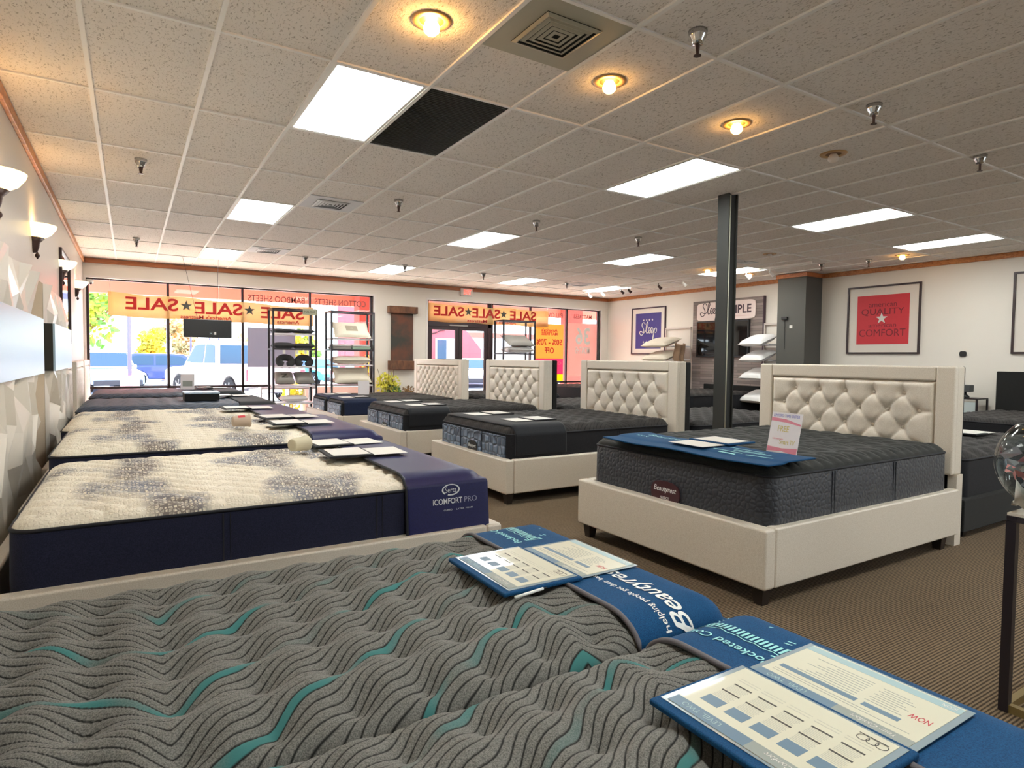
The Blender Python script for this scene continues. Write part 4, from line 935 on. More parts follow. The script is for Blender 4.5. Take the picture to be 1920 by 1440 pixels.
# racks of pillows
shelf_w = mat('shelf_white', rgb(226, 222, 226), .4)
def rack(lab, x0, x1, y0, y1, h, rails, shelves):
    t = thing('display_rack', lab, 'rack', (x0, y0, 0)); W, D = x1-x0, y1-y0; r = .017
    for x, y in ((0, 0), (W, 0), (0, D), (W, D)): box('post', black_metal, t, x-r, x+r, y-r, y+r, 0, h)
    for z in rails+[h]:
        b = MB(); b.box(r, W-r, -r, r, z-.03, z).box(r, W-r, D-r, D+r, z-.03, z).box(-r, r, r, D-r, z-.03, z).box(W-r, W+r, r, D-r, z-.03, z); b.build('rail', black_metal, t)
    for z in shelves: box('shelf', shelf_w, t, r+.002, W-r-.002, -.01, D+.01, z-.03, z, .003)
    return t
rack('tall black metal display rack with dark cushions in the left shop window', 2.31, 3.11, 12.35, 12.78, 2.24, [1.475], [1.765, 1.475+.001, 1.135, .76, .43, .12])
rack('tall black metal display rack with cream pillows, beside the brown plaque', 3.40, 4.26, 12.30, 12.72, 2.24, [1.475], [1.70, 1.475+.001, 1.17, .76, .40])
rack('black metal display rack with two pillows near the entrance', 7.46, 8.34, 12.45, 12.85, 2.24, [1.46], [1.461, 1.0, .5])
def pillow(lab, c, w, d, h, m, rot=0, tilt=0, group='display pillows', name='pillow', tag_=None, label2=None):
    n1, n2 = 22, 16; U, V = np.meshgrid(np.linspace(-1, 1, n1), np.linspace(-1, 1, n2), indexing='ij')
    prof = ((1-U**4)*(1-V**4))**.42; pin = 1-.10*(U**2*V**2)*0-.07*((1-np.abs(U))*V**2+(1-np.abs(V))*U**2)
    X = U*w/2*pin; Y = V*d/2*pin; Z = prof*h/2
    t = thing(name, lab, name.replace('_', ' '), c, rot, group); t.rotation_euler = (tilt, 0, rot)
    XX = np.concatenate([X, X[::-1]], 0); YY = np.concatenate([Y, Y[::-1]], 0); ZZ = np.concatenate([Z, -Z[::-1]], 0)
    gridmesh('pillow_body', XX, YY, ZZ, m, t)
    e = [(float(X[i, 0]), float(Y[i, 0]), 0) for i in range(n1)]+[(float(X[-1, j]), float(Y[-1, j]), 0) for j in range(n2)]+[(float(X[i, -1]), float(Y[i, -1]), 0) for i in range(n1-1, -1, -1)]+[(float(X[0, j]), float(Y[0, j]), 0) for j in range(n2-1, -1, -1)]
    MB().path(e, .006, 5).build('piping', m, t, smooth=True)
    if tag_: box('paper_tag', tag_, t, -.12, .12, -.08, .08, h*.46, h*.5)
    return t
p_dk = fabric('pillow_charcoal', rgb(66, 66, 68), rgb(48, 48, 50), 200); p_gy = fabric('pillow_grey', rgb(150, 146, 140), rgb(126, 122, 118), 200); p_cr = fabric('pillow_cream', rgb(222, 214, 198), rgb(200, 190, 172), 200); p_wh = fabric('pillow_white', rgb(232, 230, 228), rgb(212, 210, 210), 200)
tagm = mat('tag_tan', rgb(190, 176, 150), .6)
for x, z, m, l, h, tg in ((2.52, 1.815, p_dk, 'flat dark cushion on the top shelf of the first rack, left one', .08, tagm), (2.90, 1.815, p_dk, 'flat dark cushion on the top shelf of the first rack, right one', .08, tagm),
                      (2.52, 1.53, p_dk, 'charcoal cushion on the middle shelf of the first rack, left one', .12, None), (2.90, 1.53, p_dk, 'charcoal cushion on the middle shelf of the first rack, right one', .11, None)):
    pillow(l, (x, 12.54, z), .38, .40, h, m, group='dark cushions on the first rack', tag_=tg)
for x, l in ((2.55, 'round charcoal neck cushion on the first rack, left one'), (2.90, 'round charcoal neck cushion on the first rack, right one')):
    t = thing('neck_cushion', l, 'cushion', (x, 12.46, 1.225), 0, 'dark cushions on the first rack'); t.rotation_euler = (1.0, 0, 0)
    MB().path([(.12*math.cos(a), .09*math.sin(a), 0) for a in [(-.5*PI+.35)+(2*PI-.7)*i/20 for i in range(21)]], .065, 12).build('cushion_body', p_dk, t, smooth=True)
for x, m, l in ((2.53, p_gy, 'grey packed pillow with dark Z mark on the first rack'), (2.91, p_gy, 'grey packed pillow beside the one marked Z on the first rack')):
    t = pillow(l, (x, 12.48, .90), .36, .34, .13, m, tilt=.6, group='packed pillows on the first rack')
    if x < 2.6: MB().prism([(-.06, -.06), (.06, -.06), (.06, -.045), (-.02, -.04), (.06, .045), (.06, .06), (-.06, .06), (-.06, .045), (.02, .04), (-.06, -.045)], (0, 0, .01), (0, -.01, .064), (1, 0, 0), (0, 1, 0)).build('printed_mark', ink_dark, t)
pillow('white pillow with printed band on a low shelf of the first rack', (2.72, 12.55, .50), .5, .35, .12, p_wh, tag_=tagm)
pillow('white folded pillow on the lowest shelf of the first rack, left one', (2.52, 12.55, .18), .36, .35, .11, p_wh); pillow('white folded pillow on the lowest shelf of the first rack, right one', (2.90, 12.55, .18), .36, .35, .11, p_wh)
pillow('large cream boxed pillow leaning on the top shelf of the second rack', (3.83, 12.44, 1.87), .74, .46, .10, p_cr, tilt=.75, tag_=mat('tag_brown', rgb(150, 140, 122), .6))
for x, l, m in ((3.62, 'folded grey linen pack on the second rack', p_gy), (4.02, 'folded green grey linen pack on the second rack', fabric('sage', rgb(150, 170, 148), rgb(130, 150, 130), 200))): 
    t = thing('linen_pack', l, 'linen', (x, 12.5, 1.478)); box('linen_body', m, t, -.19, .19, -.17, .17, 0, .06, .02, 3); box('linen_body', p_wh, t, -.18, .18, -.16, .16, .061, .10, .015, 3)
pillow('plump cream pillow on the fourth shelf of the second rack', (3.83, 12.5, 1.26), .76, .42, .17, p_cr); pillow('thin cream pillow under the plump one on the second rack', (3.83, 12.5, .84), .74, .42, .14, p_cr)
pillow('cream pillow leaning on a low shelf of the second rack', (3.83, 12.40, .96), .74, .42, .10, p_cr, tilt=.8)
pillow('tan cushion leaning on the top of the entrance rack', (7.95, 12.6, 1.76), .72, .5, .14, p_gy, tilt=.5); pillow('grey white pillow lying under the tan cushion on the entrance rack', (7.95, 12.62, 1.545), .72, .4, .16, p_wh)
# brand plate on top of the first rack
t = thing('shelf_sign', 'small grey sign plate on the top corner of the first rack', 'sign', (2.98, 12.32, 2.19)); box('plate', mat('plate_grey', rgb(176, 176, 150), .5), t, -.13, .13, -.006, 0, -.06, .06); text('MALOUF', 'lettering', ink_dark, t, (0, -.0065, 0), (1, 0, 0), UP, .2, .04, .001)
for k, x in enumerate((2.50, 2.74, 2.90)):
    o = box('price_tag', paper_w, None, x-.025, x+.025, 12.315, 12.32, 1.37, 1.445); setp(o, ('leftmost', 'middle', 'rightmost')[k]+' small white price tag hanging on the first rack rail', 'price tag', 'price tags on the first rack')
# potted plant
leaf = mat('plant_yellow_green', rgb(206, 206, 74), .6); leaf2 = mat('plant_green', rgb(96, 130, 70), .6)
t = thing('potted_plant', 'yellow green leafy plant in a pot by the wall under the brown plaque', 'plant', (4.85, 13.05, 0))
MB().lathe([(0, 0), (.14, 0), (.19, .34), (.20, .36), (.17, .36), (.15, .30), (0, .30)], n=24).build('pot', mat('pot_tan', rgb(150, 120, 96), .6), t, smooth=True)
def leaves(t, n, c, r, size, m, seed, name='foliage', flat=.6):
    rnd = random.Random(seed); b = MB()
    for i in range(n):
        a = rnd.uniform(0, 2*PI); ph = math.acos(rnd.uniform(-1, 1)); q = rnd.random()**.45
        p = Vector((c[0]+r[0]*q*math.sin(ph)*math.cos(a), c[1]+r[1]*q*math.sin(ph)*math.sin(a), c[2]+r[2]*q*math.cos(ph)))
        d = Vector((rnd.uniform(-1, 1), rnd.uniform(-1, 1), rnd.uniform(-.6, 1))).normalized(); s = d.orthogonal().normalized(); L = size*rnd.uniform(.6, 1.3); w = L*.36
        b.add([tuple(p), tuple(p+d*L*.5+s*w), tuple(p+d*L), tuple(p+d*L*.5-s*w)], [(0, 1, 2, 3)])
    return b.build(name, m, t)
leaves(t, 260, (0, 0, .72), (.27, .2, .24), .09, leaf, 1); leaves(t, 120, (.05, 0, .55), (.22, .2, .2), .09, leaf2, 2)
b = MB(); rnd = random.Random(5)
for k in range(9): a = rnd.uniform(0, 6.28); b.path([(.05*math.cos(a), .05*math.sin(a), .3), (.10*math.cos(a), .1*math.sin(a), .6), (.18*math.cos(a)-.05, .18*math.sin(a), .85+.22*(k % 3))], .005, 5)
b.build('stem', mat('stem_brown', rgb(90, 70, 50), .7), t)
t = thing('potted_plant', 'small brown leafed plant beside the yellow green one', 'plant', (5.36, 13.1, 0))
MB().lathe([(0, 0), (.10, 0), (.13, .36), (.14, .38), (.12, .38), (.11, .32), (0, .32)], n=20).build('pot', MATS['pot_tan'], t, smooth=True); leaves(t, 110, (0, 0, .55), (.15, .12, .15), .08, mat('plant_rust', rgb(140, 110, 70), .6), 9)
# low pale shelf unit in the window between the racks
t = thing('display_shelf', 'low white shelf unit below the first rack, seen against the window', 'shelf', (2.2, 13.0, 0)); 
for z in (.02, .36, .66): box('shelf_board', shelf_w, t, 0, 1.1, 0, .32, z, z+.03)
for x in (0, .53, 1.08): box('side_panel', shelf_w, t, x, x+.02, .0, .32, .05, .36); box('side_panel', shelf_w, t, x, x+.02, 0, .32, .39, .66)

# ------------------------------------------------------------------ right wall
RW = (0, -1, 0)
fr_dk = mat('frame_plum', rgb(66, 42, 56), .4); mat_board = mat('mat_board', rgb(224, 216, 206), .6)
def framed(lab, y0, y1, z0, z1, fn, inner=None, im=None, fm=fr_dk):
    t = thing('framed_poster', lab, 'framed poster', (XR, (y0+y1)/2, (z0+z1)/2)); w, h = (y1-y0)/2, (z1-z0)/2; f = .03
    MB().box(-.035, 0, -w, -w+f, -h, h).box(-.035, 0, w-f, w, -h, h).box(-.035, 0, -w+f, w-f, -h, -h+f).box(-.035, 0, -w+f, w-f, h-f, h).build('poster_frame', fm, t)
    box('mat_board', mat_board, t, -.014, -.002, -w+f, w-f, -h+f, h-f)
    if inner: box('print', im, t, -.018, -.014, *inner)
    if fn: fn(t)
    return t
def script_word(t, m, c, right, up, width, r):
    strokes = [[(1.0, 1.75), (.85, 1.95), (.6, 1.95), (.45, 1.7), (.6, 1.4), (.75, 1.1), (.7, .7), (.4, .5), (.15, .65), (.1, .9), (.35, .95), (.8, .8), (1.2, 1.2), (1.45, 1.8), (1.35, 2.05), (1.2, 1.7), (1.15, 1.1), (1.25, .75), (1.45, .8),
        (1.75, 1.05), (1.8, 1.3), (1.62, 1.35), (1.52, 1.05), (1.65, .75), (1.85, .78), (2.15, 1.05), (2.2, 1.3), (2.02, 1.35), (1.92, 1.05), (2.05, .75), (2.25, .8), (2.48, 1.25), (2.4, .7), (2.25, .1), (2.3, .0), (2.45, .8), (2.62, 1.25), (2.85, 1.2), (2.8, .85), (2.6, .75)]]
    right, up, c = Vector(right), Vector(up), Vector(c); b = MB(); s = width/2.8
    for st in strokes:
        P_ = [st[0]]+st+[st[-1]]; out = []
        for i in range(1, len(P_)-2):
            for k in range(5):
                u = k/5; q = [0.5*((2*P_[i][j])+(-P_[i-1][j]+P_[i+1][j])*u+(2*P_[i-1][j]-5*P_[i][j]+4*P_[i+1][j]-P_[i+2][j])*u*u+(-P_[i-1][j]+3*P_[i][j]-3*P_[i+1][j]+P_[i+2][j])*u**3) for j in (0, 1)]
                out.append(tuple(c+right*((q[0]-1.45)*s)+up*((q[1]-1.0)*s)))
        b.path(out, r, 6)
    return b.build('script_lettering', m, t, smooth=True)
def f_am(t):
    dkr = mat('print_dark_red', rgb(120, 30, 42), .6)
    for s, z, w, h in (('american', .27, .48, .085), ('QUALITY', .135, .74, .13), ('american', -.10, .48, .07), ('COMFORT', -.235, .80, .13)):
        text(s, 'lettering', dkr, t, (-.0185, 0, z), RW, UP, w, h, .001)
    star((-.021, .01, .02), (0, -1, 0), UP, .105, 'star', paper_w, t, .002)
framed('red poster in a dark frame reading american quality american comfort', 5.31, 6.57, 1.49, 2.72, f_am, (-.45, .45, -.44, .44), red_m, fm=mull_m)
def f_bl(t):
    for k in range(4):
        for z in (.28, -.29): star((-.0205, .16-k*.105, z), (0, -1, 0), UP, .035, 'star', paper_w, t, .002)
    script_word(t, paper_w, (-.02, 0, 0), RW, UP, .62, .012)
framed('navy poster with white script and stars in a thin frame on the right wall', 11.2, 12.43, 1.48, 2.70, f_bl, (-.46, .46, -.46, .46), mat('poster_navy', rgb(58, 56, 130), .5))
framed('framed pale print cut by the right edge of the picture', 2.85, 4.02, 1.49, 2.73, None, (-.42, .42, -.42, .42), mat('print_pale', rgb(200, 205, 195), .5), mull_m)
o = MB().prism(oval(0, 0, .05, .045, 20, 3.2), (-.025, 0, 0), (XR, 4.66, 1.49), (0, 1, 0), (0, 0, 1)).build('thermostat', dark_plastic, None, bevel=.004); setp(o, 'small black rounded thermostat on the wall between two framed posters', 'thermostat')
# grey plank feature panel with sign and television
plank = mat('grey_plank', rgb(140, 128, 122), .6); t_ = NT(plank); br = t_.n('ShaderNodeTexBrick'); br.inputs['Scale'].default_value = 1; br.inputs['Brick Width'].default_value = .7; br.inputs['Row Height'].default_value = .06; br.inputs['Mortar Size'].default_value = .002
br.inputs['Color1'].default_value = rgb(158, 144, 138); br.inputs['Color2'].default_value = rgb(122, 112, 108); br.inputs['Mortar'].default_value = rgb(70, 64, 62)
mp = t_.n('ShaderNodeTexCoord'); sx = t_.n('ShaderNodeSeparateXYZ'); cx = t_.n('ShaderNodeCombineXYZ'); t_.l(mp.outputs['Object'], sx.inputs[0]); t_.l(sx.outputs[1], cx.inputs[0]); t_.l(sx.outputs[2], cx.inputs[1]); t_.l(cx.outputs[0], br.inputs[0]); t_.l(br.outputs[0], t_.b.inputs['Base Color'])
t = thing('plank_feature_panel', 'grey wood plank feature panel on the right wall behind the steel post', 'wall panel', (XR, 9.32, 0)); box('plank_board', plank, t, -.06, -.002, -.955, .955, .1, 2.72); box('edge_strip', fr_dk, t, -.065, -.002, -.985, -.957, .1, 2.72)
t = thing('wall_sign', 'white rounded sign with dark script and capitals above the wall television', 'sign', (XR-.062, 9.33, 2.46))
MB().prism(oval(0, 0, .80, .21, 40, 9), (-.03, 0, 0), (0, 0, 0), (0, 1, 0), (0, 0, 1)).build('sign_board', mat('sign_board', rgb(244, 226, 220), .4), t, bevel=.008)
script_word(t, fr_dk, (-.033, .42, .0), RW, UP, .56, .008); text('SIMPLE', 'lettering', fr_dk, t, (-.031, -.34, .02), RW, UP, .72, .19, .002, bold=.02)
box('underline', mat('line_pink', rgb(222, 170, 166), .5), t, -.032, -.03, -.66, -.05, -.135, -.128)
t = thing('wall_television', 'black flat television on the plank panel, half hidden by the steel post', 'television', (XR-.062, 9.38, 1.83))
box('screen_body', dark_plastic, t, -.07, 0, -.72, .72, -.41, .41, .008); box('screen_glass', mat('tv_glass', rgb(14, 16, 18), .06, coat=1), t, -.073, -.07, -.69, .69, -.38, .38)
# pillow stands either side of the plank panel
def wall_stand(lab, y0, y1, group, plabs, ms):
    t = thing('pillow_stand', lab, 'display stand', (XR-.5, y0, 0)); W = y1-y0
    b = MB()
    for y in (0, W): b.box(.44, .47, y-.012, y+.012, 0, 2.14).box(-.02, .01, y-.012, y+.012, 0, .5)
    b.box(.44, .47, 0, W, 2.10, 2.14).box(-.02, .01, 0, W, .47, .5); b.build('stand_frame', mat('stand_white', rgb(216, 206, 198), .5), t)
    for k, (z, l) in enumerate(zip((1.80, 1.48, 1.12, .66), plabs)):
        box('shelf', shelf_w, t, -.12, .44, .0, W, z-.14, z-.12)
        pillow(l, (XR-.62+.02*k, (y0+y1)/2, z-.04), .56, W*1.02, .16, ms[k], rot=0, tilt=0, group=group).rotation_euler = (0, -.32, 0)
wall_stand('pale pillow stand left of the plank panel', 10.35, 11.15, 'pillows on the stand left of the plank panel', ['flat cream boxed pillow at the top of the left pillow stand', 'cream pillow second from the top of the left pillow stand', 'white pillow third from the top of the left pillow stand', 'lowest white pillow of the left pillow stand'], [p_cr, p_cr, p_wh, p_wh])
wall_stand('pale pillow stand between the plank panel and the charcoal pier', 7.80, 8.32, 'pillows on the stand beside the pier', ['topmost white pillow of the stand beside the charcoal pier', 'white pillow second from the top beside the charcoal pier', 'white pillow third from the top beside the charcoal pier', 'lowest white pillow beside the charcoal pier'], [p_wh, p_wh, p_wh, p_wh])
t = thing('fur_throw', 'tan fur throw hanging beside the left pillow stand', 'throw', (11.02, 10.30, 1.45))
fur = mat('fur_tan', rgb(150, 122, 98), .95, sheen=.4); X, Y = np.meshgrid(np.linspace(0, 1, 26), np.linspace(0, 1, 30), indexing='ij')
gridmesh('throw_cloth', (X-.5)*.30+.03*np.sin(Y*9), .05*np.sin(X*14+Y*3)+.03*np.sin(Y*7), .30-Y*.72-.05*np.sin(X*3), fur, t, thick=.03)
b = MB(); rnd = random.Random(3)
for k in range(420):
    u, v_ = rnd.random(), rnd.random(); p = Vector(((u-.5)*.30+.03*math.sin(v_*9), .05*math.sin(u*14+v_*3)+.03*math.sin(v_*7)-.01, .30-v_*.72-.05*math.sin(u*3))); d = Vector((rnd.uniform(-1, 1), rnd.uniform(-1.2, -.2), rnd.uniform(-1, .1))).normalized()*.05
    b.add([tuple(p+Vector((.004, 0, 0))), tuple(p+d), tuple(p-Vector((.004, 0, 0)))], [(0, 1, 2)])
b.build('fur_tufts', fur, t, kind='stuff')
# light switch and sensor on the pier
t = thing('wall_sensor', 'small black camera on the charcoal pier', 'camera', (10.95, 7.52, 2.18)); box('sensor_body', dark_plastic, t, -.05, 0, -.06, .06, -.03, .03, .01); MB().tube((-.01, .0, -.03), (-.01, 0, -.6), .004, 6).build('cable', dark_plastic, t)
o = box('light_switch', paper_w, None, 10.938, 10.95, 7.36, 7.42, 1.98, 2.04, .003); setp(o, 'tiny white switch plate on the charcoal pier', 'switch')
# nightstand with a small lamp frame
t = thing('nightstand', 'small black metal nightstand at the right wall behind the nearest black headboard', 'nightstand', (11.2, 4.45, 0))
b = MB()
for x in (-.18, .18):
    for y in (-.18, .18): b.box(x-.012, x+.012, y-.012, y+.012, 0, .78)
b.box(-.19, .19, -.19, .19, .78, .80).box(-.17, .17, -.17, .17, .40, .415); b.build('stand_frame', black_metal, t); box('shelf_panel', mat('glass_pale', rgb(190, 200, 200), .2), t, -.165, -.16, -.165, .165, .46, .74)
t = thing('table_lamp', 'small dark table lamp on the black nightstand', 'lamp', (11.2, 4.50, .80)); MB().lathe([(0, 0), (.06, 0), (.05, .03), (.02, .05), (.015, .10), (0, .1)], n=16).build('lamp_base', dark_plastic, t, smooth=True); box('lamp_shade', mat('shade_grey', rgb(70, 72, 72), .6), t, -.07, .07, -.09, .09, .09, .20, .01)
# ------------------------------------------------------------------ side table with the glass bowl, right foreground
t = thing('side_table', 'dark metal side table with pale wooden top, cut by the right edge of the picture', 'table', (2.83, .985, 0))
b = MB(); tw, td = .62, .5; r = .032
for x in (0, tw-r):
    for y in (0, -td+r): MB().box(x, x+r, y-r, y, 0, .735).build('leg', black_metal, t)
MB().box(0, tw, -r, 0, .735, .757).box(0, tw, -td, -td+r, .735, .757).box(0, r, -td+r, -r, .735, .757).box(tw-r, tw, -td+r, -r, .735, .757).build('table_frame', black_metal, t, bevel=.002, seg=1)
MB().box(r, tw-r, -r, -.006, .0, .03).box(.006, r, -td+r, -r, 0, .03).box(tw-r, tw-.006, -td+r, -r, 0, .03).box(r, tw-r, -td+.006, -td+r, 0, .03).build('foot_rail', mat('brass_edge', rgb(150, 130, 84), .4, .5), t)
box('table_top', mat('table_top', rgb(206, 196, 182), .2, coat=.5), t, .002, tw-.002, -td+.002, -.002, .757, .767)
bowl_g = glass_mat('bowl_glass', (.90, .93, .93, 1), .2)
t = thing('glass_bowl', 'round clear glass bowl with paper slips standing on the dark side table', 'bowl', (2.95, .88, .768))
R_ = .185
prof = [(0, .0), (.07, 0), (.075, .008)]+[(R_*math.sin(a), .19-R_*math.cos(a)) for a in [.45+i*(2.45-.45)/20 for i in range(21)]]; prof += [(p[0]-.006, p[1]) for p in prof[:2:-1]]+[(0, .02)]
MB().lathe(prof, n=48).build('glass_body', bowl_g, t, smooth=True)
b = MB(); b2 = MB(); rnd = random.Random(8)
for k in range(150):
    a = rnd.uniform(0, 2*PI); z = .05+rnd.random()*.17; q = rnd.random()**.5*max(.02, math.sqrt(max(0, .185**2-(z-.19)**2))-.045); p = Vector((q*math.cos(a), q*math.sin(a), z)); R3 = Matrix.Rotation(rnd.uniform(0, 3), 4, Vector((rnd.random(), rnd.random(), rnd.random())).normalized())
    (b if k % 3 else b2).add([tuple(p+(R3 @ Vector(c_))) for c_ in ((-.03, -.018, 0), (.03, -.018, .004), (.03, .018, 0), (-.03, .018, .006))], [(0, 1, 2, 3)])
o = b.build('paper_slips', mat('slip_grey', rgb(170, 176, 182), .5), None, kind='stuff', label='pile of grey and white paper slips inside the glass bowl', cat='paper slips'); o.location = t.location
o = b2.build('pink_paper_slips', mat('slip_pink', rgb(226, 150, 150), .5), None, kind='stuff', label='pink paper slips mixed in the glass bowl', cat='paper slips'); o.location = t.location
def crumple(lab, c, s, seed, m=paper_w):
    rnd = random.Random(seed); n = 7; X, Y = np.meshgrid(np.linspace(-1, 1, n), np.linspace(-1, 1, n), indexing='ij'); Z = np.array([[rnd.uniform(0, .25) for _ in range(n)] for _ in range(n)])*.5+.25*np.maximum(0, -X-.2)
    o = gridmesh('paper_napkin', X*s[0], Y*s[1], Z*s[2], m, None, smooth=False, thick=.001, label=lab, cat='napkin', group='napkins under the glass bowl'); o.location = c; o.rotation_euler = (0, 0, .4)
crumple('crumpled white paper under the left side of the glass bowl', (2.895, .93, .772), (.085, .055, .42), 4)

# ------------------------------------------------------------------ outside: canopy, parking lot, cars, trees
asph = mat('asphalt', rgb(100, 106, 124), .85); t_ = NT(asph); n_ = t_.n('ShaderNodeTexNoise'); n_.inputs['Scale'].default_value = 30; n_.inputs['Detail'].default_value = 5; t_.l(t_.coords(), n_.inputs[0]); t_.l(t_.ramp(n_.outputs[0], [(.3, rgb(84, 92, 112)), (.7, rgb(112, 120, 138))]), t_.b.inputs['Base Color'])
conc = mat('concrete', rgb(226, 222, 214), .8)
box('ground', asph, None, -60, 90, 18.6, 150, -.3, -.18, **S); box('sidewalk', conc, None, -20, 30, YF+.18, 18.6, -.2, -.04, **S)
salmon = mat('salmon_paint', rgb(226, 120, 104), .7); brickr = mat('column_brick', rgb(150, 72, 66), .8)
t = thing('entrance_canopy', 'salmon painted canopy over the walkway outside the shop windows', 'canopy', (0, 0, 0))
box('soffit', salmon, t, -9, 24, YF+.18, 17.0, 3.25, 3.35); box('fascia', salmon, t, -9, 24, 16.85, 17.05, 2.72, 3.25); box('roof_cap', salmon, t, -9, 24, YF+.18, 17.1, 3.35, 3.5)
for x, l in ((5.55, 'red brown canopy column outside, seen through the second rack'), (12.6, 'red brown canopy column outside at the right corner')):
    t = thing('canopy_column', l, 'column', (x, 16.6, -.04)); box('column_shaft', brickr, t, -.28, .28, -.24, .24, 0, 3.29, .01); box('column_base', brickr, t, -.34, .34, -.3, .3, 0, .5, .01)
for y, k in ((18.6, 0),):
    box('kerb', conc, None, -20, 30, 18.6, 18.75, -.18, -.04, kind='structure')
for k in range(10):
    o = box('parking_line', white_paint, None, -8+k*2.9, -7.9+k*2.9, 23, 28.5, -.18, -.176, kind='structure')
# cars ------------------------------------------------------------
rub = mat('tyre', rgb(34, 34, 38), .8); rim = mat('wheel_rim', rgb(190, 192, 200), .3, .7); cglass = mat('car_glass', rgb(40, 76, 108), .15); lamp_w = mat('headlamp', rgb(225, 235, 245), .15, coat=1); lamp_r = mat('tail_lamp', rgb(220, 24, 50), .2, coat=1, emit=(.8, .02, .06, 1), es=.4); trim_k = mat('car_trim', rgb(60, 64, 74), .5)
def car(lab, loc, rz, col, L=4.6, W=1.8, H_=1.5, kind='wagon', group='parked cars', cat='car'):
    """x forward, wheels on z = 0"""
    m = mat('paint_%d_%d_%d' % tuple(int(c*99) for c in col[:3]), col, .4, .0, coat=.3); t = thing('car' if cat == 'car' else cat.replace(' ', '_'), lab, cat, loc, rz, group); h = L/2
    if kind == 'truck':
        low = [(-h, .55), (-h, 1.12), (-.25*L, 1.14), (.23*L, 1.14), (.46*L, 1.05), (h, .9), (h, .5)]
        cab = [(-.16*L, 1.14), (-.13*L, H_-.06), (-.08*L, H_), (.10*L, H_), (.15*L, H_-.06), (.25*L, 1.14)]
    elif kind == 'wagon':
        low = [(-h, .45), (-h+.04, .92), (-.2*L, .96), (.2*L, .94), (.42*L, .82), (h, .62), (h, .3)]
        cab = [(-h+.06, .92), (-.40*L, H_-.10), (-.33*L, H_), (.02*L, H_), (.10*L, H_-.04), (.27*L, .92)]
    else:
        low = [(-h, .42), (-h+.04, .88), (-.3*L, .93), (.2*L, .92), (.42*L, .80), (h, .6), (h, .3)]
        cab = [(-.38*L, .9), (-.24*L, H_-.06), (-.16*L, H_), (.0*L, H_), (.08*L, H_-.05), (.26*L, .9)]
    wx = (-.30*L, .31*L); wr = .34 if kind != 'truck' else .40
    bot = []
    for c_ in (wx[1], wx[0]): bot += [(c_+(wr+.06)*math.cos(a), max(.24, wr+(wr+.06)*math.sin(a))) for a in [PI*i/8 for i in range(9)]]
    poly = low+bot
    MB().prism(poly, (0, W, 0), (0, -W/2, 0), (1, 0, 0), (0, 0, 1)).build('body', m, t, bevel=.05, seg=2)
    z0 = cab[0][1]; ins = .12; v = []
    for x, z in cab:
        k_ = ins*(z-z0)/(H_-z0); v.append((x, -W/2+.04+k_, z))
    n = len(cab); v += [(a, -b, c_) for a, b, c_ in v]
    MB().add(v, [tuple(range(n)), tuple(range(2*n-1, n-1, -1))]+[(i, n+i, n+(i+1) % n, (i+1) % n) for i in range(n)]).build('cabin', m, t, bevel=.03, seg=2)
    cx = sum(p[0] for p in cab)/n; cz = z0+(H_-z0)*.48
    for sgn in (-1, 1):
        sh = [(cx+(x-cx)*.86, cz+(z-cz)*.72) for x, z in cab]; mid = cx-.02*L
        for half in (0, 1):
            p2 = [(min(x, mid-.04) if half == 0 else max(x, mid+.04), z) for x, z in sh]; vv = []
            for x, z in p2: k_ = ins*(z-z0)/(H_-z0); vv.append((x, sgn*(W/2-.04-k_+.012), z))
            MB().add(vv, [tuple(range(n))]).build('side_window', cglass, t)
    def scr(a, b, s, nm):
        p = [Vector((a[0], 0, a[1])), Vector((b[0], 0, b[1]))]; d = (p[1]-p[0]); q0, q1 = p[0]+d*.12, p[0]+d*.9; nrm = Vector((-d.z, 0, d.x)).normalized()*s*.015
        MB().add([tuple(q0+nrm+Vector((0, -W/2+.14, 0))), tuple(q0+nrm+Vector((0, W/2-.14, 0))), tuple(q1+nrm+Vector((0, W/2-.22, 0))), tuple(q1+nrm+Vector((0, -W/2+.22, 0)))], [(0, 1, 2, 3)]).build(nm, cglass, t)
    scr(cab[-1], cab[-2], -1, 'windscreen'); scr(cab[0], cab[1], 1, 'rear_window')
    w = None
    for x in wx:
        for sgn in (-1, 1):
            if w is None:
                w = MB().tube((0, -.11, 0), (0, .11, 0), wr, 28).build('wheel', rub, t, bevel=.02); b = MB().tube((0, -.118, 0), (0, .118, 0), wr*.30, 16)
                for k in range(7): a = 2*PI*k/7; b.box(0, wr*.66, -.115, .115, -.028, .028, Matrix.Rotation(a, 4, 'Y'))
                b.build('hub_cap', rim, w); w.location = (x, sgn*(W/2-.1), wr)
            else:
                c = w.copy(); COL.objects.link(c); c.parent = t; c.location = (x, sgn*(W/2-.1), wr); hc = w.children[0].copy(); COL.objects.link(hc); hc.parent = c
    fz = .62 if kind != 'truck' else .82
    for sgn in (-1, 1):
        box('headlamp', lamp_w, t, h-.12, h+.008, sgn*(W/2-.2)-.17, sgn*(W/2-.2)+.17, fz, fz+.15, .02)
        if kind == 'truck': box('tail_lamp', lamp_r, t, -h-.012, -h+.08, sgn*(W/2-.09)-.08, sgn*(W/2-.09)+.10, .72, 1.08, .02)
        else: box('tail_lamp', lamp_r, t, -h-.008, -h+.12, sgn*(W/2-.2)-.14, sgn*(W/2-.2)+.14, .7, .88, .02)
        box('wing_mirror', m, t, .16*L, .16*L+.1, sgn*(W/2+.02)-.08, sgn*(W/2+.02)+.08, z0+.02, z0+.14, .02)
    box('front_bumper', trim_k, t, h-.06, h+.03, -W/2+.08, W/2-.08, .26, .48, .03); box('rear_bumper', rim if kind == 'truck' else trim_k, t, -h-.04, -h+.06, -W/2+.06, W/2-.06, .34, .52, .03)
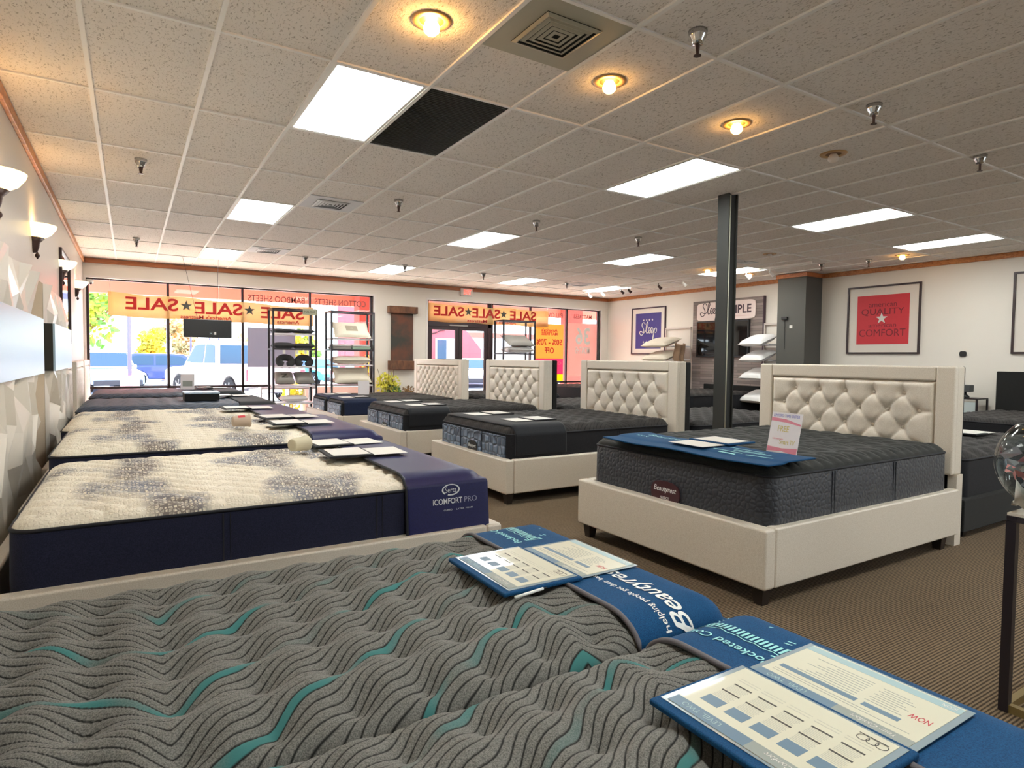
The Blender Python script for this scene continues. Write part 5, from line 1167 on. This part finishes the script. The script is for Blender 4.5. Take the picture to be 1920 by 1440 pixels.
    if kind == 'truck': box('tailgate', m, t, -h-.01, -h+.02, -W/2+.2, W/2-.2, .62, 1.10, .01)
    return t
G = -.18
car('pale blue small SUV nose towards the shop, left end of the window', (-.95, 31.0, G), -PI/2+.25, rgb(170, 200, 225), 4.5, 1.85, 1.66, 'wagon')
car('navy blue station wagon parked sideways, behind the lamp post base', (1.75, 34.6, G), .0, rgb(64, 84, 150), 4.8, 1.8, 1.55, 'wagon')
car('blue van behind the pale blue SUV at the left of the window', (-2.4, 39.5, G), .0, rgb(66, 120, 190), 5.0, 1.9, 1.95, 'wagon')
car('light teal blue SUV nearer the middle of the lot', (5.6, 42.0, G), -PI/2+.5, rgb(120, 176, 214), 4.5, 1.85, 1.7, 'wagon')
car('dark blue saloon behind the navy station wagon', (4.1, 49.5, G), .1, rgb(70, 80, 120), 4.6, 1.8, 1.45, 'sedan')
car('tiny white saloon far back in the parking lot', (6.3, 57, G), .2, rgb(226, 230, 235), 4.6, 1.8, 1.45, 'sedan')
car('white pickup truck backed up towards the shop, right of the hanging screen', (2.95, 23.0, G), PI/2+.36, rgb(244, 240, 236), 5.6, 2.0, 1.98, 'truck', cat='pickup truck')
car('turquoise car seen between the two racks', (8.2, 33.0, G), -PI/2+.3, rgb(80, 170, 200), 4.6, 1.8, 1.45, 'sedan')
car('white saloon seen through the second rack', (10.2, 28.0, G), .1, rgb(235, 235, 238), 4.6, 1.8, 1.4, 'sedan')
car('blue and white car outside the entrance doors, left door', (16.0, 29.5, G), -PI/2-.5, rgb(190, 205, 235), 4.6, 1.9, 1.5, 'wagon')
car('pale saloon outside the right entrance door', (17.3, 25.5, G), .0, rgb(196, 206, 236), 4.7, 1.85, 1.42, 'sedan')
car('violet car far behind the hanging screen', (9.6, 55.0, G), .3, rgb(160, 120, 190), 4.6, 1.8, 1.5, 'sedan')
# lamp posts
pole_m = mat('pole_violet_grey', rgb(110, 108, 140), .5); base_m = mat('pole_base_pink', rgb(206, 150, 152), .8)
def lamp_post(x, y, h, s, lab):
    t = thing('parking_lamp_post', lab, 'lamp post', (x, y, G), 0, 'parking lot lamp posts')
    MB().lathe([(0, 0), (.3*s, 0), (.3*s, .75*s), (0, .75*s)], n=20).build('concrete_base', base_m, t); MB().tube((0, 0, .75*s), (0, 0, h), .075*s, 10, .055*s).build('pole', pole_m, t); MB().box(-.45*s, .45*s, -.22*s, .22*s, h-.05, h+.26*s).build('lamp_head', pole_m, t, bevel=.03)
lamp_post(-.02, 26.0, 3.55, 1, 'nearest parking lot lamp post with pink round base, left window')
lamp_post(1.90, 42, 4.55, 1.1, 'second lamp post, left of the first window mullion'); lamp_post(4.1, 55, 4.9, 1.1, 'slim distant lamp post against the yellow trees'); lamp_post(6.9, 70, 5.0, 1.1, 'distant lamp post right of the first mullion'); lamp_post(9.4, 85, 5.0, 1.2, 'farthest tiny lamp post')
# trees
def tree_mat(n, a, b):
    m = mat(n, a, .8); t = NT(m); q = t.n('ShaderNodeTexNoise'); q.inputs['Scale'].default_value = .9; t.l(t.coords(), q.inputs[0]); t.l(t.ramp(q.outputs[0], [(.4, a), (.6, b)]), t.b.inputs['Base Color']); return m
tg = tree_mat('leaves_green', rgb(120, 170, 80), rgb(214, 214, 70)); ty = tree_mat('leaves_yellow', rgb(250, 220, 70), rgb(206, 206, 90)); to = tree_mat('leaves_peach', rgb(234, 190, 140), rgb(206, 196, 150)); bark = mat('bark', rgb(150, 120, 80), .8)
def tree(x, y, h, r, m, lab, n=900, seed=1, trunk=.35, sz=.34):
    t = thing('tree', lab, 'tree', (x, y, G), 0, 'trees beyond the parking lot'); rnd = random.Random(seed)
    b = MB(); b.path([(0, 0, 0), (.1, 0, h*trunk), (0, .1, h*.75)], .13 if h > 4 else .07, 8)
    for k in range(7): a = rnd.uniform(0, 6.28); b.path([(.08, 0, h*(trunk-.04+.03*k)), (r*.35*math.cos(a), r*.35*math.sin(a), h*(trunk+.14+.03*k)), (r*.7*math.cos(a), r*.7*math.sin(a), h*(trunk+.26+.05*k))], .05, 6)
    b.build('trunk', bark, t)
    fb_ = MB()
    for k in range(12):
        a = rnd.uniform(0, 6.28); q = rnd.uniform(.2, .72); c = (r*q*math.cos(a), r*q*math.sin(a), h*(trunk+.12)+rnd.random()*h*(.84-trunk)); rr = r*rnd.uniform(.32, .5)
        for i in range(n//12):
            d = Vector((rnd.gauss(0, 1), rnd.gauss(0, 1), rnd.gauss(0, 1))).normalized()*rr*rnd.random()**.4; p = Vector(c)+d; e = Vector((rnd.uniform(-1, 1), rnd.uniform(-1, 1), rnd.uniform(-1, 1))).normalized(); s = e.orthogonal().normalized(); z = sz*rnd.uniform(.5, 1.1)
            fb_.add([tuple(p), tuple(p+e*z*.5+s*z*.4), tuple(p+e*z), tuple(p+e*z*.5-s*z*.4)], [(0, 1, 2, 3)])
    fb_.build('foliage', m, t)
tree(-2.6, 38, 6.4, 2.9, tg, 'large green and yellow tree at the left end of the shop window', 3600, 2, .30, .38)
tree(1.35, 52, 3.1, 1.15, ty, 'bright yellow shrubby tree right of the nearest lamp post', 1800, 3, .12, .4); tree(4.1, 62, 4.7, 1.7, to, 'peach coloured tree behind the second lamp post', 1800, 4, .2, .5)
for k, (x, y, h, r, m, l) in enumerate(((13.0, 85, 3.4, 2.6, to, 'dull peach tree row far right of the first mullion'), (15.2, 80, 3.4, 2.6, tg, 'low green tree beneath the hanging screen'), (13.4, 62, 3.6, 1.5, ty, 'yellow tree just above the pickup truck roof'), (15.6, 66, 4.2, 1.3, tg, 'green tree at the right side of the hanging screen'), (21.5, 60, 3.8, 1.6, tg, 'green tree seen between the racks'), (28, 70, 3.8, 2.2, ty, 'yellowish tree behind the second rack'), (-9, 60, 8, 5, tg, 'green tree hidden beyond the left window edge'))):
    tree(x, y, h, r, m, l, 1500, 20+k, .2, .5)
# shrubs in the planter outside the left window
pl = mat('planter_stone', rgb(150, 140, 136), .8)
t = thing('stone_planter', 'low grey stone planter wall outside, seen under the first rack', 'planter', (4.6, 15.6, -.04)); box('planter_wall', pl, t, -1.0, 2.2, -.3, .3, 0, .62, .01)
for x, l in ((3.35, 'bright yellow green shrub outside, left of the first rack'), (5.4, 'small shrub outside between the racks'), (6.4, 'small shrub outside behind the second rack')):
    t = thing('shrub', l, 'shrub', (x, 15.6 if x > 3.5 else 15.6, .58 if x > 3.5 else -.04), 0, 'shrubs outside the left window'); leaves(t, 300, (0, 0, .42), (.26, .22, .42), .13, leaf, int(x*10)); MB().tube((0, 0, 0), (0, 0, .35), .02, 6).build('stem', bark, t)
# neighbouring red building
t = thing('red_building', 'salmon red neighbouring shop building seen through the entrance doors', 'building', (0, 0, 0))
redw = mat('red_wall', rgb(240, 96, 104), .8)
MB().prism([(12, 0), (18.75, 0), (18.75, 2.05), (17.6, 3.3), (14.5, 6), (12, 6.5)], (0, 8, 0), (0, 34, G), (1, 0, 0), (0, 0, 1)).build('building_wall', redw, t)
wn = box('window_frame', white_paint, t, 15.6, 17.1, 33.94, 34, .6, 2.5); box('pane', cglass, wn, 15.7, 16.3, 33.92, 33.94, .7, 2.4); box('pane', mat('pane_pale', rgb(180, 190, 200), .3), wn, 16.4, 17.0, 33.92, 33.94, .7, 2.4)
MB().path([(15.3, 33.95, 2.75), (15.6, 33.95, 2.82), (15.85, 33.95, 2.95), (16.2, 33.95, 3.0)], .035, 6).build('wall_lettering_stroke', dark_plastic, t)
t = thing('distant_building', 'long pale shop building far across the parking lot', 'building', (0, 0, 0)); box('building_wall', mat('pale_wall', rgb(235, 225, 222), .8), t, 34, 70, 76, 84, G, 4.2); box('roof_band', salmon, t, 33.8, 70.2, 75.8, 84.2, 4.2, 4.9)
# A-frame sign on the walkway
t = thing('sidewalk_sign', 'white and violet A-frame sign standing outside the entrance', 'sign', (9.55, 15.6, -.04), 0)
Ma = Matrix.Rotation(-.16, 4, 'X'); Mb2 = Matrix.Translation((0, .36, 0)) @ Matrix.Rotation(.16, 4, 'X')
for M_ in (Ma, Mb2):
    b = MB().box(-.32, .32, -.012, .012, .0, 1.1, M_).build('sign_board', white_paint, t)
box('hinge_bar', trim_k, t, -.3, .3, .165, .195, 1.06, 1.09)
viol = mat('sign_violet', rgb(92, 62, 150), .5)
MB().box(-.28, .28, -.015, -.0125, .3, .78, Ma).build('printed_panel', viol, t)
text("America's", 'lettering', white_paint, t, Ma @ Vector((0, -.017, .66)), (1, 0, 0), Ma.to_3x3() @ Vector((0, 0, 1)), .44, .12, .002); text('MATTRESS', 'lettering', white_paint, t, Ma @ Vector((0, -.017, .46)), (1, 0, 0), Ma.to_3x3() @ Vector((0, 0, 1)), .48, .13, .002, bold=.02)
for k in range(3): star(tuple(Ma @ Vector((-.16+.16*k, -.014, .92))), (1, 0, 0), tuple(Ma.to_3x3() @ Vector((0, 0, 1))), .07, 'star', red_m if k != 1 else viol, t, .003)
